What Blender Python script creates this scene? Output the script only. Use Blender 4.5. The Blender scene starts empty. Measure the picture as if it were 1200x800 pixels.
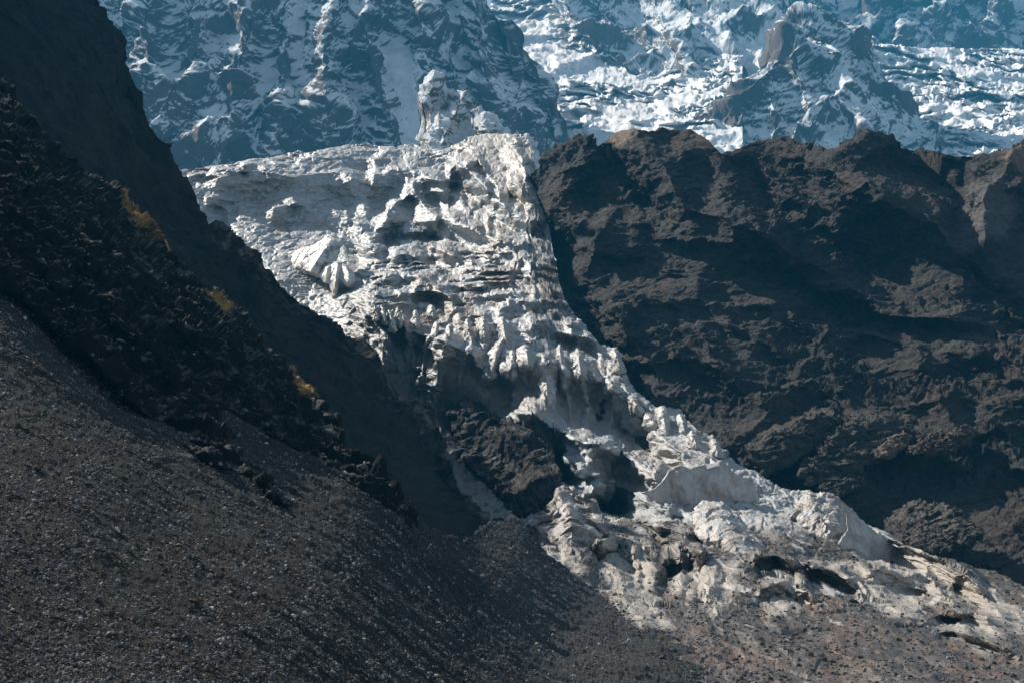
import bpy, math, random, time
import numpy as np
from mathutils import Matrix, Vector
T0 = time.time()
RQ = 1.0            # grid quality
sc = bpy.context.scene
# ------------------------------------------------------------------ camera, world, sun, exposure
F = 2239.0          # focal length in photograph pixels (1200 wide)
PITCH = math.radians(9.1)
cam_d = bpy.data.cameras.new("camera"); cam = bpy.data.objects.new("camera", cam_d)
sc.collection.objects.link(cam); sc.camera = cam
cam_d.sensor_width = 36.0; cam_d.lens = 36.0 * F / 1200.0
cam_d.clip_start = 1.0; cam_d.clip_end = 60000.0
cam.location = (0, 0, 0); cam.rotation_euler = (math.radians(90) + PITCH, 0, 0)
SUN = np.array([-0.61, 0.48, 0.67]); SUN /= np.linalg.norm(SUN)
sun_el = math.asin(SUN[2]); sun_az = math.atan2(SUN[0], SUN[1])     # clockwise from +Y
w = bpy.data.worlds.new("World"); sc.world = w; w.use_nodes = True
nt = w.node_tree; bg = nt.nodes["Background"]
sky = nt.nodes.new("ShaderNodeTexSky"); sky.sky_type = 'NISHITA'; sky.sun_disc = False
sky.sun_elevation = sun_el; sky.sun_rotation = sun_az; sky.altitude = 2500; sky.air_density = 1.0; sky.dust_density = 1.2; sky.ozone_density = 1.2
hs = nt.nodes.new("ShaderNodeHueSaturation"); hs.inputs["Saturation"].default_value = 0.5
nt.links.new(sky.outputs[0], hs.inputs["Color"]); nt.links.new(hs.outputs[0], bg.inputs[0]); bg.inputs[1].default_value = 0.07
sl = bpy.data.lights.new("sun", 'SUN'); sl.energy = 4.6; sl.angle = math.radians(0.5); sl.color = (1.0, 0.93, 0.83)
so = bpy.data.objects.new("sun", sl); sc.collection.objects.link(so)
so.rotation_euler = Vector(SUN.tolist()).to_track_quat('Z', 'Y').to_euler(); so.location = (0, 0, 3000)
sc.view_settings.view_transform = 'Standard'; sc.view_settings.look = 'None'
sc.view_settings.exposure = 0.8; sc.view_settings.gamma = 1.0
sc.cycles.max_bounces = 4; sc.cycles.diffuse_bounces = 3; sc.cycles.volume_bounces = 0

# ------------------------------------------------------------------ numeric helpers
CP, SP = math.cos(PITCH), math.sin(PITCH)
def rays(px, py):
    a = (px - 600.0) / F; b = (400.0 - py) / F
    y = CP - b * SP; z = SP + b * CP
    return np.stack([a / y, np.ones_like(a), z / y], -1)     # scaled so that y = depth
def _h(ix, iy, iz, seed):
    h = (ix.astype(np.uint32) * np.uint32(374761393)) ^ (iy.astype(np.uint32) * np.uint32(668265263)) ^ (iz.astype(np.uint32) * np.uint32(1103515245)) ^ np.uint32((seed * 1274126177) & 0xffffffff)
    h = (h ^ (h >> np.uint32(13))) * np.uint32(1274126177)
    h = (h ^ (h >> np.uint32(16))) * np.uint32(2246822519)
    return h ^ (h >> np.uint32(13))
_g = np.random.RandomState(5).normal(size=(256, 3)); _g /= np.linalg.norm(_g, axis=1)[:, None]
_g = (_g * 1.5).astype(np.float32)
def perlin(P, seed=0):
    """P (...,3) -> about -1..1"""
    shp = P.shape[:-1]; Q = P.reshape(-1, 3).astype(np.float64)
    I = np.floor(Q).astype(np.int64); f = (Q - I).astype(np.float32)
    u = f * f * f * (f * (f * 6 - 15) + 10)
    out = np.zeros(len(Q), np.float32)
    for dx in (0, 1):
        wx = u[:, 0] if dx else 1 - u[:, 0]
        for dy in (0, 1):
            wy = u[:, 1] if dy else 1 - u[:, 1]
            for dz in (0, 1):
                wz = u[:, 2] if dz else 1 - u[:, 2]
                g = _g[(_h(I[:, 0] + dx, I[:, 1] + dy, I[:, 2] + dz, seed) & np.uint32(255)).astype(np.int64)]
                out += wx * wy * wz * (g[:, 0] * (f[:, 0] - dx) + g[:, 1] * (f[:, 1] - dy) + g[:, 2] * (f[:, 2] - dz))
    return out.reshape(shp)
def fbm(P, octs=4, gain=0.5, lac=2.03, seed=0):
    a, s = 1.0, 0.0
    for i in range(octs):
        s = s + a * perlin(P * lac ** i, seed + i * 7); a *= gain
    return s
def ridged(P, octs=4, gain=0.5, lac=2.1, seed=0):
    a, s, wgt = 1.0, 0.0, 1.0
    for i in range(octs):
        n = 1 - np.abs(perlin(P * lac ** i, seed + i * 7)) * 1.6
        n = np.clip(n, 0, 1) ** 2 * wgt; wgt = np.clip(n * 1.6, 0, 1); s = s + a * n; a *= gain
    return s
def facets(P, seed=0, tilt=1.0):
    """piecewise planar relief: every Voronoi cell is a plane with its own tilt, about -1..1"""
    shp = P.shape[:-1]; Q = P.reshape(-1, 3); I = np.floor(Q).astype(np.int64)
    best = np.full(len(Q), 9e9, np.float32); val = np.zeros(len(Q), np.float32)
    for dx in (-1, 0, 1):
        for dy in (-1, 0, 1):
            for dz in (-1, 0, 1):
                J = I + np.array([dx, dy, dz]); h = _h(J[:, 0], J[:, 1], J[:, 2], seed)
                c = np.stack([(h & np.uint32(255)), ((h >> np.uint32(8)) & np.uint32(255)), ((h >> np.uint32(16)) & np.uint32(255))], -1) / 255.0
                r = (Q - J - c).astype(np.float32); d = (r * r).sum(-1)
                g = _g[((h >> np.uint32(20)) & np.uint32(255)).astype(np.int64)]
                v = (g * r).sum(-1) * tilt + ((h >> np.uint32(5)) & np.uint32(127)).astype(np.float32) / 127.0 - 0.5
                m = d < best; best[m] = d[m]; val[m] = v[m]
    return val.reshape(shp)
def sstep(a, b, x):
    t = np.clip((x - a) / (b - a), 0, 1); return t * t * (3 - 2 * t)
def tps_fit(pts, smooth=0.0):
    pts = np.array(pts, float); X = pts[:, :2] / 600.0; y = pts[:, 2]; n = len(X)
    r2 = ((X[:, None] - X[None]) ** 2).sum(-1); K = 0.5 * r2 * np.log(r2 + 1e-12)
    Pm = np.hstack([np.ones((n, 1)), X]); A = np.zeros((n + 3, n + 3))
    A[:n, :n] = K + smooth * np.eye(n); A[:n, n:] = Pm; A[n:, :n] = Pm.T
    return X, np.linalg.solve(A, np.concatenate([y, np.zeros(3)]))
def tps_eval(fit, px, py):
    X, c = fit; n = len(X); x = px / 600.0; y = py / 600.0
    o = c[n] + c[n + 1] * x + c[n + 2] * y
    for i in range(n):
        r2 = (x - X[i, 0]) ** 2 + (y - X[i, 1]) ** 2
        o = o + c[i] * 0.5 * r2 * np.log(r2 + 1e-12)
    return o
class Depth:
    """smooth surface through picture points with a depth in metres (inverse depth is linear on planes)"""
    def __init__(s, pts, smooth=1e-4): s.fit = tps_fit([(x, y, 1000.0 / d) for x, y, d in pts], smooth)
    def __call__(s, px, py): return 1000.0 / np.clip(tps_eval(s.fit, px, py), 0.06, 8.0)
def seg_dist(px, py, poly, closed=False):
    """distance, signed side (+ right of travel / below for left-to-right), parameter along"""
    poly = np.array(poly, float)
    if closed: poly = np.vstack([poly, poly[:1]])
    best = np.full(px.shape, 1e9); side = np.zeros(px.shape); tt = np.zeros(px.shape)
    L = np.concatenate([[0], np.cumsum(np.hypot(*np.diff(poly, axis=0).T))])
    for i in range(len(poly) - 1):
        ax, ay = poly[i]; bx, by = poly[i + 1]; dx, dy = bx - ax, by - ay; l2 = dx * dx + dy * dy + 1e-9
        t = np.clip(((px - ax) * dx + (py - ay) * dy) / l2, 0, 1)
        ex = px - ax - t * dx; ey = py - ay - t * dy; d = np.hypot(ex, ey)
        m = d < best; best = np.where(m, d, best)
        side = np.where(m, np.sign(dx * ey - dy * ex), side); tt = np.where(m, (L[i] + t * (L[i + 1] - L[i])) / L[-1], tt)
    return best, side, tt
def inside(px, py, poly):
    """signed distance in px, positive inside"""
    poly = np.array(poly, float); c = np.zeros(px.shape, bool); j = len(poly) - 1
    for i in range(len(poly)):
        xi, yi = poly[i]; xj, yj = poly[j]
        c ^= ((yi > py) != (yj > py)) & (px < (xj - xi) * (py - yi) / (yj - yi + 1e-12) + xi); j = i
    d, _, _ = seg_dist(px, py, poly, True)
    return np.where(c, d, -d)
def box_d(px, py, poly, m):
    poly = np.array(poly); return (px > poly[:, 0].min() - m) & (px < poly[:, 0].max() + m) & (py > poly[:, 1].min() - m) & (py < poly[:, 1].max() + m)
def ridge(D, px, py, poly, wl, wr, h, p=1.0):
    """rib standing h metres towards the viewer; wl/wr widths in px on either side (r = right of travel)"""
    a, b = poly[0], poly[-1]
    if abs(b[1] - a[1]) > .6 * abs(b[0] - a[0]): wl, wr = wr, wl      # steep ribs: wl = width on the picture's left
    m = box_d(px, py, poly, max(wl, wr) + 5)
    if not m.any(): return
    d, s, t = seg_dist(px[m], py[m], poly)
    wd = np.where(s > 0, wr, wl); f = np.clip(1 - d / wd, 0, 1) ** p
    D[m] += h * f * (0.35 + 0.65 * np.sin(np.pi * np.clip(t * 0.9 + 0.05, 0, 1)))
def crest(D, K, px, py, poly, L, amp=1.0, B=None, taper=0.16, FM=None):
    """ice step: a lip along poly, a steep face L px tall below it, flatter ice behind"""
    poly = np.array(poly, float); x0, x1 = poly[0, 0], poly[-1, 0]; B = B or L * 0.8
    m = (px > x0) & (px < x1) & (py > poly[:, 1].min() - B - 3) & (py < poly[:, 1].max() + L + 2 * B + 3)
    if not m.any(): return
    X = px[m]; s = py[m] - np.interp(X, poly[:, 0], poly[:, 1]); t = (X - x0) / (x1 - x0)
    e = sstep(0, taper, t) * sstep(0, taper, 1 - t); Lw = L * (0.3 + 0.7 * e)
    kl = K[m] * Lw * amp * e
    v = np.where(s < 0, 0.5 * np.clip(1 + s / B, 0, 1) ** 1.5, np.where(s < Lw, 0.5 - s / Lw, -0.5 * np.clip(1 - (s - Lw) / (1.6 * B), 0, 1)))
    D[m] += kl * v
    if FM is not None: FM[m] = np.maximum(FM[m], e * sstep(-2, 1, s) * sstep(Lw + 3, Lw - 1, s))

# ------------------------------------------------------------------ mesh + material helpers
def tag(o, label=None, cat=None, group=None, kind=None):
    if label: o['label'] = label
    if cat: o['category'] = cat
    if group: o['group'] = group
    if kind: o['kind'] = kind
    return o
def grid_mesh(name, P, col, mat, keep=None, smooth=True):
    nv, nu = P.shape[:2]; idx = np.arange(nv * nu).reshape(nv, nu)
    q = np.stack([idx[:-1, :-1], idx[:-1, 1:], idx[1:, 1:], idx[1:, :-1]], -1)
    if keep is not None:
        k = keep[:-1, :-1] | keep[:-1, 1:] | keep[1:, 1:] | keep[1:, :-1]; q = q[k]
    q = q.reshape(-1, 4); V = P.reshape(-1, 3); C = col.reshape(-1, col.shape[-1])
    used = np.zeros(len(V), bool); used[q.ravel()] = True
    mp = np.cumsum(used) - 1; q = mp[q]; V = V[used]; C = C[used]
    return raw_mesh(name, V, q, C, mat, smooth)
def raw_mesh(name, V, q, C, mat, smooth=True):
    me = bpy.data.meshes.new(name); n = q.shape[1]
    me.vertices.add(len(V)); me.vertices.foreach_set("co", V.astype(np.float32).ravel())
    me.loops.add(q.size); me.loops.foreach_set("vertex_index", q.astype(np.int32).ravel())
    me.polygons.add(len(q)); me.polygons.foreach_set("loop_start", (np.arange(len(q)) * n).astype(np.int32))
    me.polygons.foreach_set("use_smooth", np.full(len(q), smooth))
    me.update(calc_edges=True)
    if C is not None:
        a = me.color_attributes.new("Col", 'FLOAT_COLOR', 'POINT')
        c4 = np.ones((len(V), 4), np.float32); c4[:, :C.shape[1]] = C; a.data.foreach_set("color", c4.ravel())
    me.materials.append(mat)
    o = bpy.data.objects.new(name, me); sc.collection.objects.link(o); return o
def material(name, rough=0.9, spec=0.2, bumps=((0.5, 1.0, 0.5),), var=0.25, vscale=0.2, tint=None, sss=False, voro=None, ysc=1.0):
    m = bpy.data.materials.new(name); m.use_nodes = True; nt = m.node_tree; N = nt.nodes; L = nt.links
    b = N["Principled BSDF"]; b.inputs["Roughness"].default_value = rough; b.inputs["Specular IOR Level"].default_value = spec
    at = N.new("ShaderNodeVertexColor"); at.layer_name = "Col"; tc = N.new("ShaderNodeTexCoord")
    mp = N.new("ShaderNodeMapping"); mp.inputs["Scale"].default_value = (1, ysc, 1); L.new(tc.outputs["Object"], mp.inputs["Vector"])
    nz = N.new("ShaderNodeTexNoise"); nz.inputs["Scale"].default_value = vscale; nz.inputs["Detail"].default_value = 8; nz.inputs["Roughness"].default_value = 0.65
    L.new(mp.outputs[0], nz.inputs["Vector"])
    mr = N.new("ShaderNodeMapRange"); mr.inputs[1].default_value = 0.25; mr.inputs[2].default_value = 0.75; mr.inputs[3].default_value = 1 - var; mr.inputs[4].default_value = 1 + var
    L.new(nz.outputs["Fac"], mr.inputs[0])
    mx = N.new("ShaderNodeVectorMath"); mx.operation = 'SCALE'; L.new(at.outputs["Color"], mx.inputs[0]); L.new(mr.outputs[0], mx.inputs["Scale"])
    out = mx.outputs[0]
    L.new(out, b.inputs["Base Color"])
    prev = None
    for sc_, dist, st in bumps:
        n2 = N.new("ShaderNodeTexNoise"); n2.inputs["Scale"].default_value = sc_; n2.inputs["Detail"].default_value = 6; n2.inputs["Roughness"].default_value = 0.7
        L.new(mp.outputs[0], n2.inputs["Vector"])
        bp = N.new("ShaderNodeBump"); bp.inputs["Distance"].default_value = dist; bp.inputs["Strength"].default_value = st
        L.new(n2.outputs["Fac"], bp.inputs["Height"])
        if prev: L.new(prev.outputs[0], bp.inputs["Normal"])
        prev = bp
    if voro:
        for vs, vd, vst in voro:          # broken, flat-faced fine relief
            vo = N.new("ShaderNodeTexVoronoi"); vo.feature = 'F1'; vo.inputs["Scale"].default_value = vs; vo.inputs["Randomness"].default_value = 1.0
            wn = N.new("ShaderNodeTexNoise"); wn.inputs["Scale"].default_value = vs * .6; wn.inputs["Detail"].default_value = 3; L.new(mp.outputs[0], wn.inputs["Vector"])
            wa = N.new("ShaderNodeVectorMath"); wa.operation = 'MULTIPLY_ADD'; L.new(wn.outputs["Color"], wa.inputs[0]); wa.inputs[1].default_value = (1.2 / vs,) * 3; L.new(mp.outputs[0], wa.inputs[2]); L.new(wa.outputs[0], vo.inputs["Vector"])
            bp = N.new("ShaderNodeBump"); bp.invert = True; bp.inputs["Distance"].default_value = vd; bp.inputs["Strength"].default_value = vst
            L.new(vo.outputs["Distance"], bp.inputs["Height"]); L.new(prev.outputs[0], bp.inputs["Normal"]); prev = bp
    if prev: L.new(prev.outputs[0], b.inputs["Normal"])
    return m
def normals(P):
    du = np.gradient(P, axis=1); dv = np.gradient(P, axis=0); n = np.cross(du, dv)
    return n / (np.linalg.norm(n, axis=-1, keepdims=True) + 1e-9)
def blur(A, k):
    for ax in (0, 1):
        c = np.cumsum(np.concatenate([np.repeat(A.take([0], ax), k + 1, ax), A, np.repeat(A.take([-1], ax), k, ax)], ax), ax, dtype=np.float64)
        n = A.shape[ax]; A = (c.take(range(2 * k + 1, 2 * k + 1 + n), ax) - c.take(range(0, n), ax)) / (2 * k + 1)
    return A
def soft_normals(P, k=3):
    n = blur(normals(P), k); return n / (np.linalg.norm(n, axis=-1, keepdims=True) + 1e-9)
def grid(x0, x1, top, bot, step=1.1, vstep=None, nvmax=640):
    nu = int((x1 - x0) / step * RQ) + 1; xs = np.linspace(x0, x1, nu)
    top = np.array(top, float); bot = np.array(bot, float)
    t = np.interp(xs, top[:, 0], top[:, 1]); b = np.interp(xs, bot[:, 0], bot[:, 1])
    nv = min(nvmax, int(np.percentile(b - t, 80) / (vstep or step) * RQ) + 1)
    v = np.linspace(0, 1, nv)[:, None]; PY = b[None] + (t - b)[None] * v; PX = np.repeat(xs[None], nv, 0)
    return PX, PY
def add_back(P, n=10, step=12.0, slope=1.2):
    k = np.arange(1, n + 1)[:, None, None] ** 1.3
    return np.concatenate([P, P[-1:] + k * np.array([0.15, 1.0, -slope]) * step], 0)
def padrows(A, n): return np.concatenate([A, np.repeat(A[-1:], n, 0)], 0)
def lerp(a, b, t): return a + (b - a) * t[..., None]
def C3(*c): return np.array(c, float)

# ------------------------------------------------------------------ materials
M_ROCKFAR = material("far_rock_and_snow", 0.85, 0.2, ((0.03, 20, 0.7), (0.1, 6, 0.7)), 0.25, 0.015, ysc=.6)
M_ICEFAR = material("far_glacier_ice", 0.7, 0.3, ((0.05, 8, 0.4),), 0.12, 0.03, ysc=.2)
M_ICE = material("glacier_ice", 0.5, 0.45, ((0.15, 2.0, 0.5), (0.7, 0.8, 0.6)), 0.28, 0.16, ysc=.35, voro=((.10, 4.0, .3), (.3, 1.2, .35)))
M_ROCK = material("dark_rock", 0.9, 0.1, ((0.15, 3.0, 0.7), (0.6, 1.4, 0.8)), 0.45, 0.12, ysc=.6, voro=((.09, 6.0, .6), (.28, 2.0, .7)))
M_SHADE = material("cliff_rock", 0.95, 0.05, ((0.1, 4.0, 0.8), (0.5, 1.4, 0.8)), 0.5, 0.08, ysc=.5, voro=((.08, 6.0, .6), (.3, 2.0, .6)))
M_SCREE = material("scree_gravel", 0.95, 0.08, ((1.2, 0.9, 0.8), (4.0, 0.25, 0.6)), 0.45, 1.0, ysc=.5)
M_RIB = material("rib_rock", 0.95, 0.05, ((0.4, 1.6, 0.8), (2.0, 0.4, 0.6)), 0.4, 0.4)
REG = {}; FS = 1.6    # the far mountains stand this much farther off than their control depths


# ================================================================== FAR MOUNTAINS
def far_wall(name, x0, x1, top, bot, pts, feats, noise_s, amp, snowf, mat, rock=C3(.11, .095, .088), snow=C3(.80, .81, .82), step=1.2, seed=0, back=True, calm=None, kind="structure", label=None, cat=None, stretch=(1, 1, .45), fold=0.0, edge=5, fs=FS):
    noise_s *= fs; amp *= fs
    PX, PY = grid(x0, x1, top, bot, step)
    wx = PX; wy = PY
    base = Depth(pts)(PX, PY) * fs; P0 = rays(PX, PY) * base[..., None]
    jx = fbm(P0 / (noise_s * .5), 4, seed=seed + 31) * edge; jy = fbm(P0 / (noise_s * .5), 4, seed=seed + 37) * edge
    D = np.zeros_like(base); feats(D, PX + jx, PY + jy); D *= fs
    P = rays(PX, PY) * (base - D)[..., None]
    if back: P = add_back(P, 8, noise_s * .12)
    nr = P.shape[0] - PX.shape[0]; cm = 1.0 if calm is None else padrows(calm(PX, PY), nr)
    n = soft_normals(P, 4); st = np.array(stretch) * np.array([1, .5, 1])
    wp = fbm(P / noise_s, 2, seed=seed + 3)[..., None] * .12
    Q = P * st / noise_s + wp
    r = ridged(Q, 7, .44, seed=seed) - .85
    f = facets(Q * 3.1, seed + 11) * .14 + facets(Q * 7.3, seed + 12) * .07 + facets(Q * 17, seed + 13) * .035
    P = P + n * (amp * cm * (r + f * 1.1))[..., None]
    n2 = normals(P)
    nb = padrows(PX, P.shape[0] - PX.shape[0]), padrows(PY, P.shape[0] - PY.shape[0])
    s = snowf(P, n2, nb[0], nb[1])
    sm = blur(n2, 2)
    col = lerp(rock * (1 + .35 * fbm(P / (noise_s * .8), 3, seed=seed + 5)[..., None]), snow, np.clip(s, 0, 1))
    col = np.clip(col, .01, .85)
    o = grid_mesh(name, P, col, mat)
    tag(o, label, cat, kind=kind); return o
def snow_std(thr, ns, wid=.12, bias=None, seed=50, k=.45):
    def f(P, n, px, py):
        b = 0 if bias is None else bias(px, py)
        Q = P * np.array([1, .6, 1]) / FS; v = .25 + 1.15 * (n[..., 2] - .25) + .75 * k * fbm(Q / ns, 5, .62, seed=seed) + b + .24 * fbm(Q / (ns * .12), 4, .85, seed=seed + 9)
        return sstep(thr - wid, thr + wid, v)
    return f
def poly_mask(px, py, poly, soft=6):
    out = np.zeros(px.shape); m = box_d(px, py, poly, soft + 2)
    if m.any(): out[m] = sstep(-soft, soft, inside(px[m], py[m], poly))
    return out
nof = lambda D, x, y: None

# far back wall, upper right
def f_back(D, x, y):
    for x0 in range(820, 1240, 38): ridge(D, x, y, [(x0, -40), (x0 + 14, 20), (x0 - 6, 62)], 20, 16, 160)
far_wall("mountain_wall", 780, 1260, [(780, -60), (1260, -60)], [(780, 70), (1260, 70)],
         [(780, 60, 9300), (1000, 60, 9400), (1260, 65, 9500), (1000, -50, 10300), (780, -50, 10300), (1260, -50, 10300)], f_back, 420, 90,
         snow_std(.52, 300, k=.5, seed=3), M_ROCKFAR, seed=2, label="distant snow-dusted rock face along the top right of the view")
# high right glacier
def ice_far_f(K, sp, seed, x, y, D, P0):
    ph = (y + 26 * fbm(P0 / 420, 4, .6, seed=seed) + .05 * x) / sp; fr = ph - np.floor(ph)
    D += K * sp * (np.where(fr < .35, fr / .35, (1 - fr) / .65) - .5) * .7 * sstep(-.15, .4, perlin(P0 / 300, seed + 3))
def far_ice(name, x0, x1, top, bot, pts, sps, seed, label, crests=(), step=1.2, dirt=.0, amp=14, snowb=None, extra=None):
    PX, PY = grid(x0, x1, top, bot, step); base = Depth(pts)(PX, PY) * FS
    K = np.clip(np.abs(np.gradient(base, axis=0) / np.gradient(PY, axis=0)), 3, 44); P0 = rays(PX, PY) * base[..., None] * np.array([1, .2, 1]) / FS
    D = np.zeros_like(base)
    for i, sp in enumerate(sps):
        ice_far_f(K, sp, seed + i * 5, PX, PY, D, P0)
    for c, L in crests: crest(D, K, PX + 3 * perlin(P0 / 90, 4), PY + 3 * perlin(P0 / 80, 5), c, L, .75)
    if extra: extra(D, PX, PY)
    P = rays(PX, PY) * (base - D)[..., None]; P = add_back(P, 6, 30)
    n = soft_normals(P, 4)
    P = P + n * (amp * (ridged(P * np.array([1, .16, 1]) / 150, 4, seed=seed) - .8) + amp * .6 * facets(P * np.array([1, .16, 1]) / 90, seed) + amp * .3 * facets(P * np.array([1, .16, 1]) / 36, seed + 1))[..., None]
    n2 = normals(P)
    g = sstep(.1, .6, n2[..., 2] + .3 * fbm(P * np.array([1, .2, 1]) / 80, 4, seed=seed + 9))
    col = lerp(C3(.55, .56, .58) + 0 * P, C3(.82, .81, .80), g)
    d = sstep(.25, .6, fbm(P / 150, 5, seed=seed + 19)) * dirt
    col = lerp(col, C3(.28, .25, .22), d)
    o = grid_mesh(name, P, col, M_ICEFAR); tag(o, label, kind="structure"); return o
far_ice("glacier", 1020, 1260, [(1020, 40), (1032, 50), (1060, 55), (1120, 57), (1200, 57), (1260, 58)], [(1020, 215), (1260, 215)],
        [(1030, 50, 8800), (1200, 57, 9100), (1260, 57, 9100), (1050, 120, 7400), (1200, 120, 7500), (1060, 200, 5900), (1200, 200, 5700)],
        (17, 8, 4), 20, "bright crevassed glacier shelf high on the right behind the dark ridge",
        [([(1040, 60), (1080, 64), (1120, 70), (1200, 72), (1260, 70)], 6), ([(1060, 80), (1100, 84), (1130, 90), (1170, 86), (1230, 90)], 9), ([(1090, 98), (1110, 105), (1150, 108), (1180, 112), (1250, 106)], 10), ([(1100, 128), (1140, 132), (1165, 140), (1260, 128)], 10), ([(1110, 152), (1135, 160), (1180, 165), (1260, 150)], 8)])
far_ice("glacier", 575, 870, [(575, -40), (870, -40)], [(575, 130), (640, 175), (700, 190), (870, 190)],
        [(590, -20, 9200), (680, -20, 9200), (620, 40, 8200), (720, 60, 8000), (650, 100, 7000), (760, 110, 7000), (670, 165, 5900), (760, 165, 5800), (860, 165, 5800)],
        (16, 8), 40, "crevassed hanging glacier descending between the two shaded far walls",
        [([(585, 12), (610, 10), (640, 14), (660, 20)], 8), ([(600, 40), (640, 38), (670, 48), (700, 60)], 12), ([(640, 78), (680, 70), (700, 62), (740, 62)], 14), ([(650, 95), (700, 98), (740, 104), (790, 118)], 12), ([(660, 120), (700, 128), (740, 138), (770, 142)], 8)], dirt=.3)
# middle snowy rock ridge
def f_mid(D, x, y):
    R = lambda *a: ridge(D, x, y, *a)
    R([(655, -20), (680, 20), (700, 45), (725, 60)], 22, 16, 170); R([(700, -20), (712, 20), (722, 58)], 14, 12, 120)
    R([(735, 55), (760, 85), (785, 110), (800, 135)], 22, 16, 170); R([(760, -10), (790, 45), (815, 85), (840, 120)], 25, 20, 200)
    R([(815, 32), (840, 55), (870, 75), (885, 100)], 16, 20, 160); R([(830, 0), (870, 20), (900, 40)], 22, 22, 120); R([(740, 20), (770, 60), (790, 90)], 10, 14, 120)
far_wall("mountain_ridge", 648, 925, [(648, -50), (925, -50)], [(648, -10), (668, 30), (700, 52), (725, 68), (740, 92), (765, 120), (790, 145), (830, 160), (925, 175)],
         [(660, -10, 8300), (720, 60, 7800), (800, 145, 6900), (900, 160, 6800), (800, 20, 8200), (900, 20, 8300), (700, -40, 8900), (900, -40, 8900)], f_mid, 300, 60,
         snow_std(.52, 260, k=.5, seed=13, bias=lambda x, y: .5 * poly_mask(x, y, [(905, 0), (925, 30), (870, 110), (830, 165), (800, 170), (840, 120), (880, 60)], 5) + .12 * sstep(40, -10, y) - .15 * poly_mask(x, y, [(650, 0), (690, 0), (735, 60), (800, 130), (730, 90)], 8)), M_ROCKFAR, rock=C3(.13, .105, .09), seed=14, back=False, label="snow-streaked rocky ridge between the two far glaciers")
# pyramid peak right of centre
def f_peak(D, x, y):
    R = lambda *a: ridge(D, x, y, *a)
    R([(958, 10), (930, 30), (905, 62), (885, 85), (865, 110), (845, 135), (830, 160)], 44, 75, 430)
    R([(958, 12), (975, 45), (990, 80), (1005, 120), (1010, 170)], 30, 22, 120); R([(1005, 30), (1025, 60), (1040, 90), (1060, 140)], 24, 20, 130)
    R([(930, 60), (945, 100), (950, 140), (955, 170)], 16, 18, 90); R([(905, 110), (912, 140), (910, 170)], 12, 14, 70)
    R([(915, 20), (935, 45), (930, 70)], 10, 10, 60)
far_wall("mountain_peak", 800, 1110, [(800, 162), (820, 150), (840, 128), (852, 112), (868, 100), (880, 82), (893, 60), (905, 40), (918, 24), (932, 12), (945, 9), (960, 6), (972, 10), (985, 18), (1000, 27), (1012, 33), (1022, 42), (1030, 55), (1042, 72), (1052, 90), (1065, 115), (1080, 140), (1110, 180)], [(800, 220), (1110, 220)],
         [(800, 160, 6400), (955, 8, 7000), (880, 90, 6700), (850, 200, 5800), (1000, 200, 5900), (1000, 100, 6400), (1080, 150, 6400), (1110, 200, 6100), (1030, 55, 6900)], f_peak, 260, 48,
         snow_std(.62, 220, k=.5, seed=23, bias=lambda x, y: .16 * poly_mask(x, y, [(930, 70), (985, 75), (1010, 100), (1050, 110), (1080, 160), (940, 165), (915, 130)], 12) + -.3 * poly_mask(x, y, [(925, 25), (905, 40), (850, 110), (820, 155), (850, 165), (885, 120), (925, 70)], 8)), M_ROCKFAR, rock=C3(.10, .08, .07), seed=24, edge=4, label="pyramid-shaped snowy peak with a sunlit left flank")
# big shaded wall upper left
def f_left(D, x, y):
    R = lambda *a: ridge(D, x, y, *a)
    R([(300, -30), (290, 40), (270, 110), (262, 190)], 34, 30, 170); R([(375, -30), (385, 30), (378, 90), (392, 180)], 30, 36, 220)
    R([(432, -20), (428, 40), (440, 90), (462, 160), (478, 185)], 26, 18, 200); R([(230, -30), (225, 40), (225, 110), (235, 190)], 30, 34, 150)
    R([(170, -30), (175, 60), (190, 150)], 26, 30, 140); R([(500, -30), (498, 25), (510, 60)], 26, 28, 190); R([(545, -30), (565, 30), (572, 90), (600, 150)], 26, 26, 220)
    R([(580, -10), (612, 50), (640, 100), (660, 150), (668, 190)], 22, 26, 160); R([(535, 20), (530, 70), (545, 120)], 18, 16, 120); R([(330, 0), (335, 80), (325, 180)], 18, 20, 110)
    R([(600, 60), (612, 100), (618, 170)], 14, 14, 90)
def left_bias(x, y):
    g = np.zeros(x.shape)
    for a, b in (((272, -10), (300, 95)), ((240, 80), (258, 108)), ((240, 150), (256, 172)), ((292, 100), (300, 180)), ((322, 60), (345, 130)), ((345, 120), (400, 165)), ((450, 30), (470, 110)), ((410, 60), (412, 120)), ((530, 60), (530, 110)), ((225, 10), (285, 60)), ((350, 0), (358, 80)), ((560, 20), (580, 60)), ((115, 0), (135, 30))):
        d, _, _ = seg_dist(x, y, [a, b]); g = np.maximum(g, .34 * np.clip(1 - d / 17, 0, 1))
    g = g + .55 * poly_mask(x, y, [(450, 55), (475, 50), (480, 80), (486, 120), (490, 150), (505, 175), (480, 180), (470, 140), (455, 95)], 7)
    return g - .16 * sstep(330, 200, x) + .06 * sstep(100, 0, y) - .05
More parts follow.
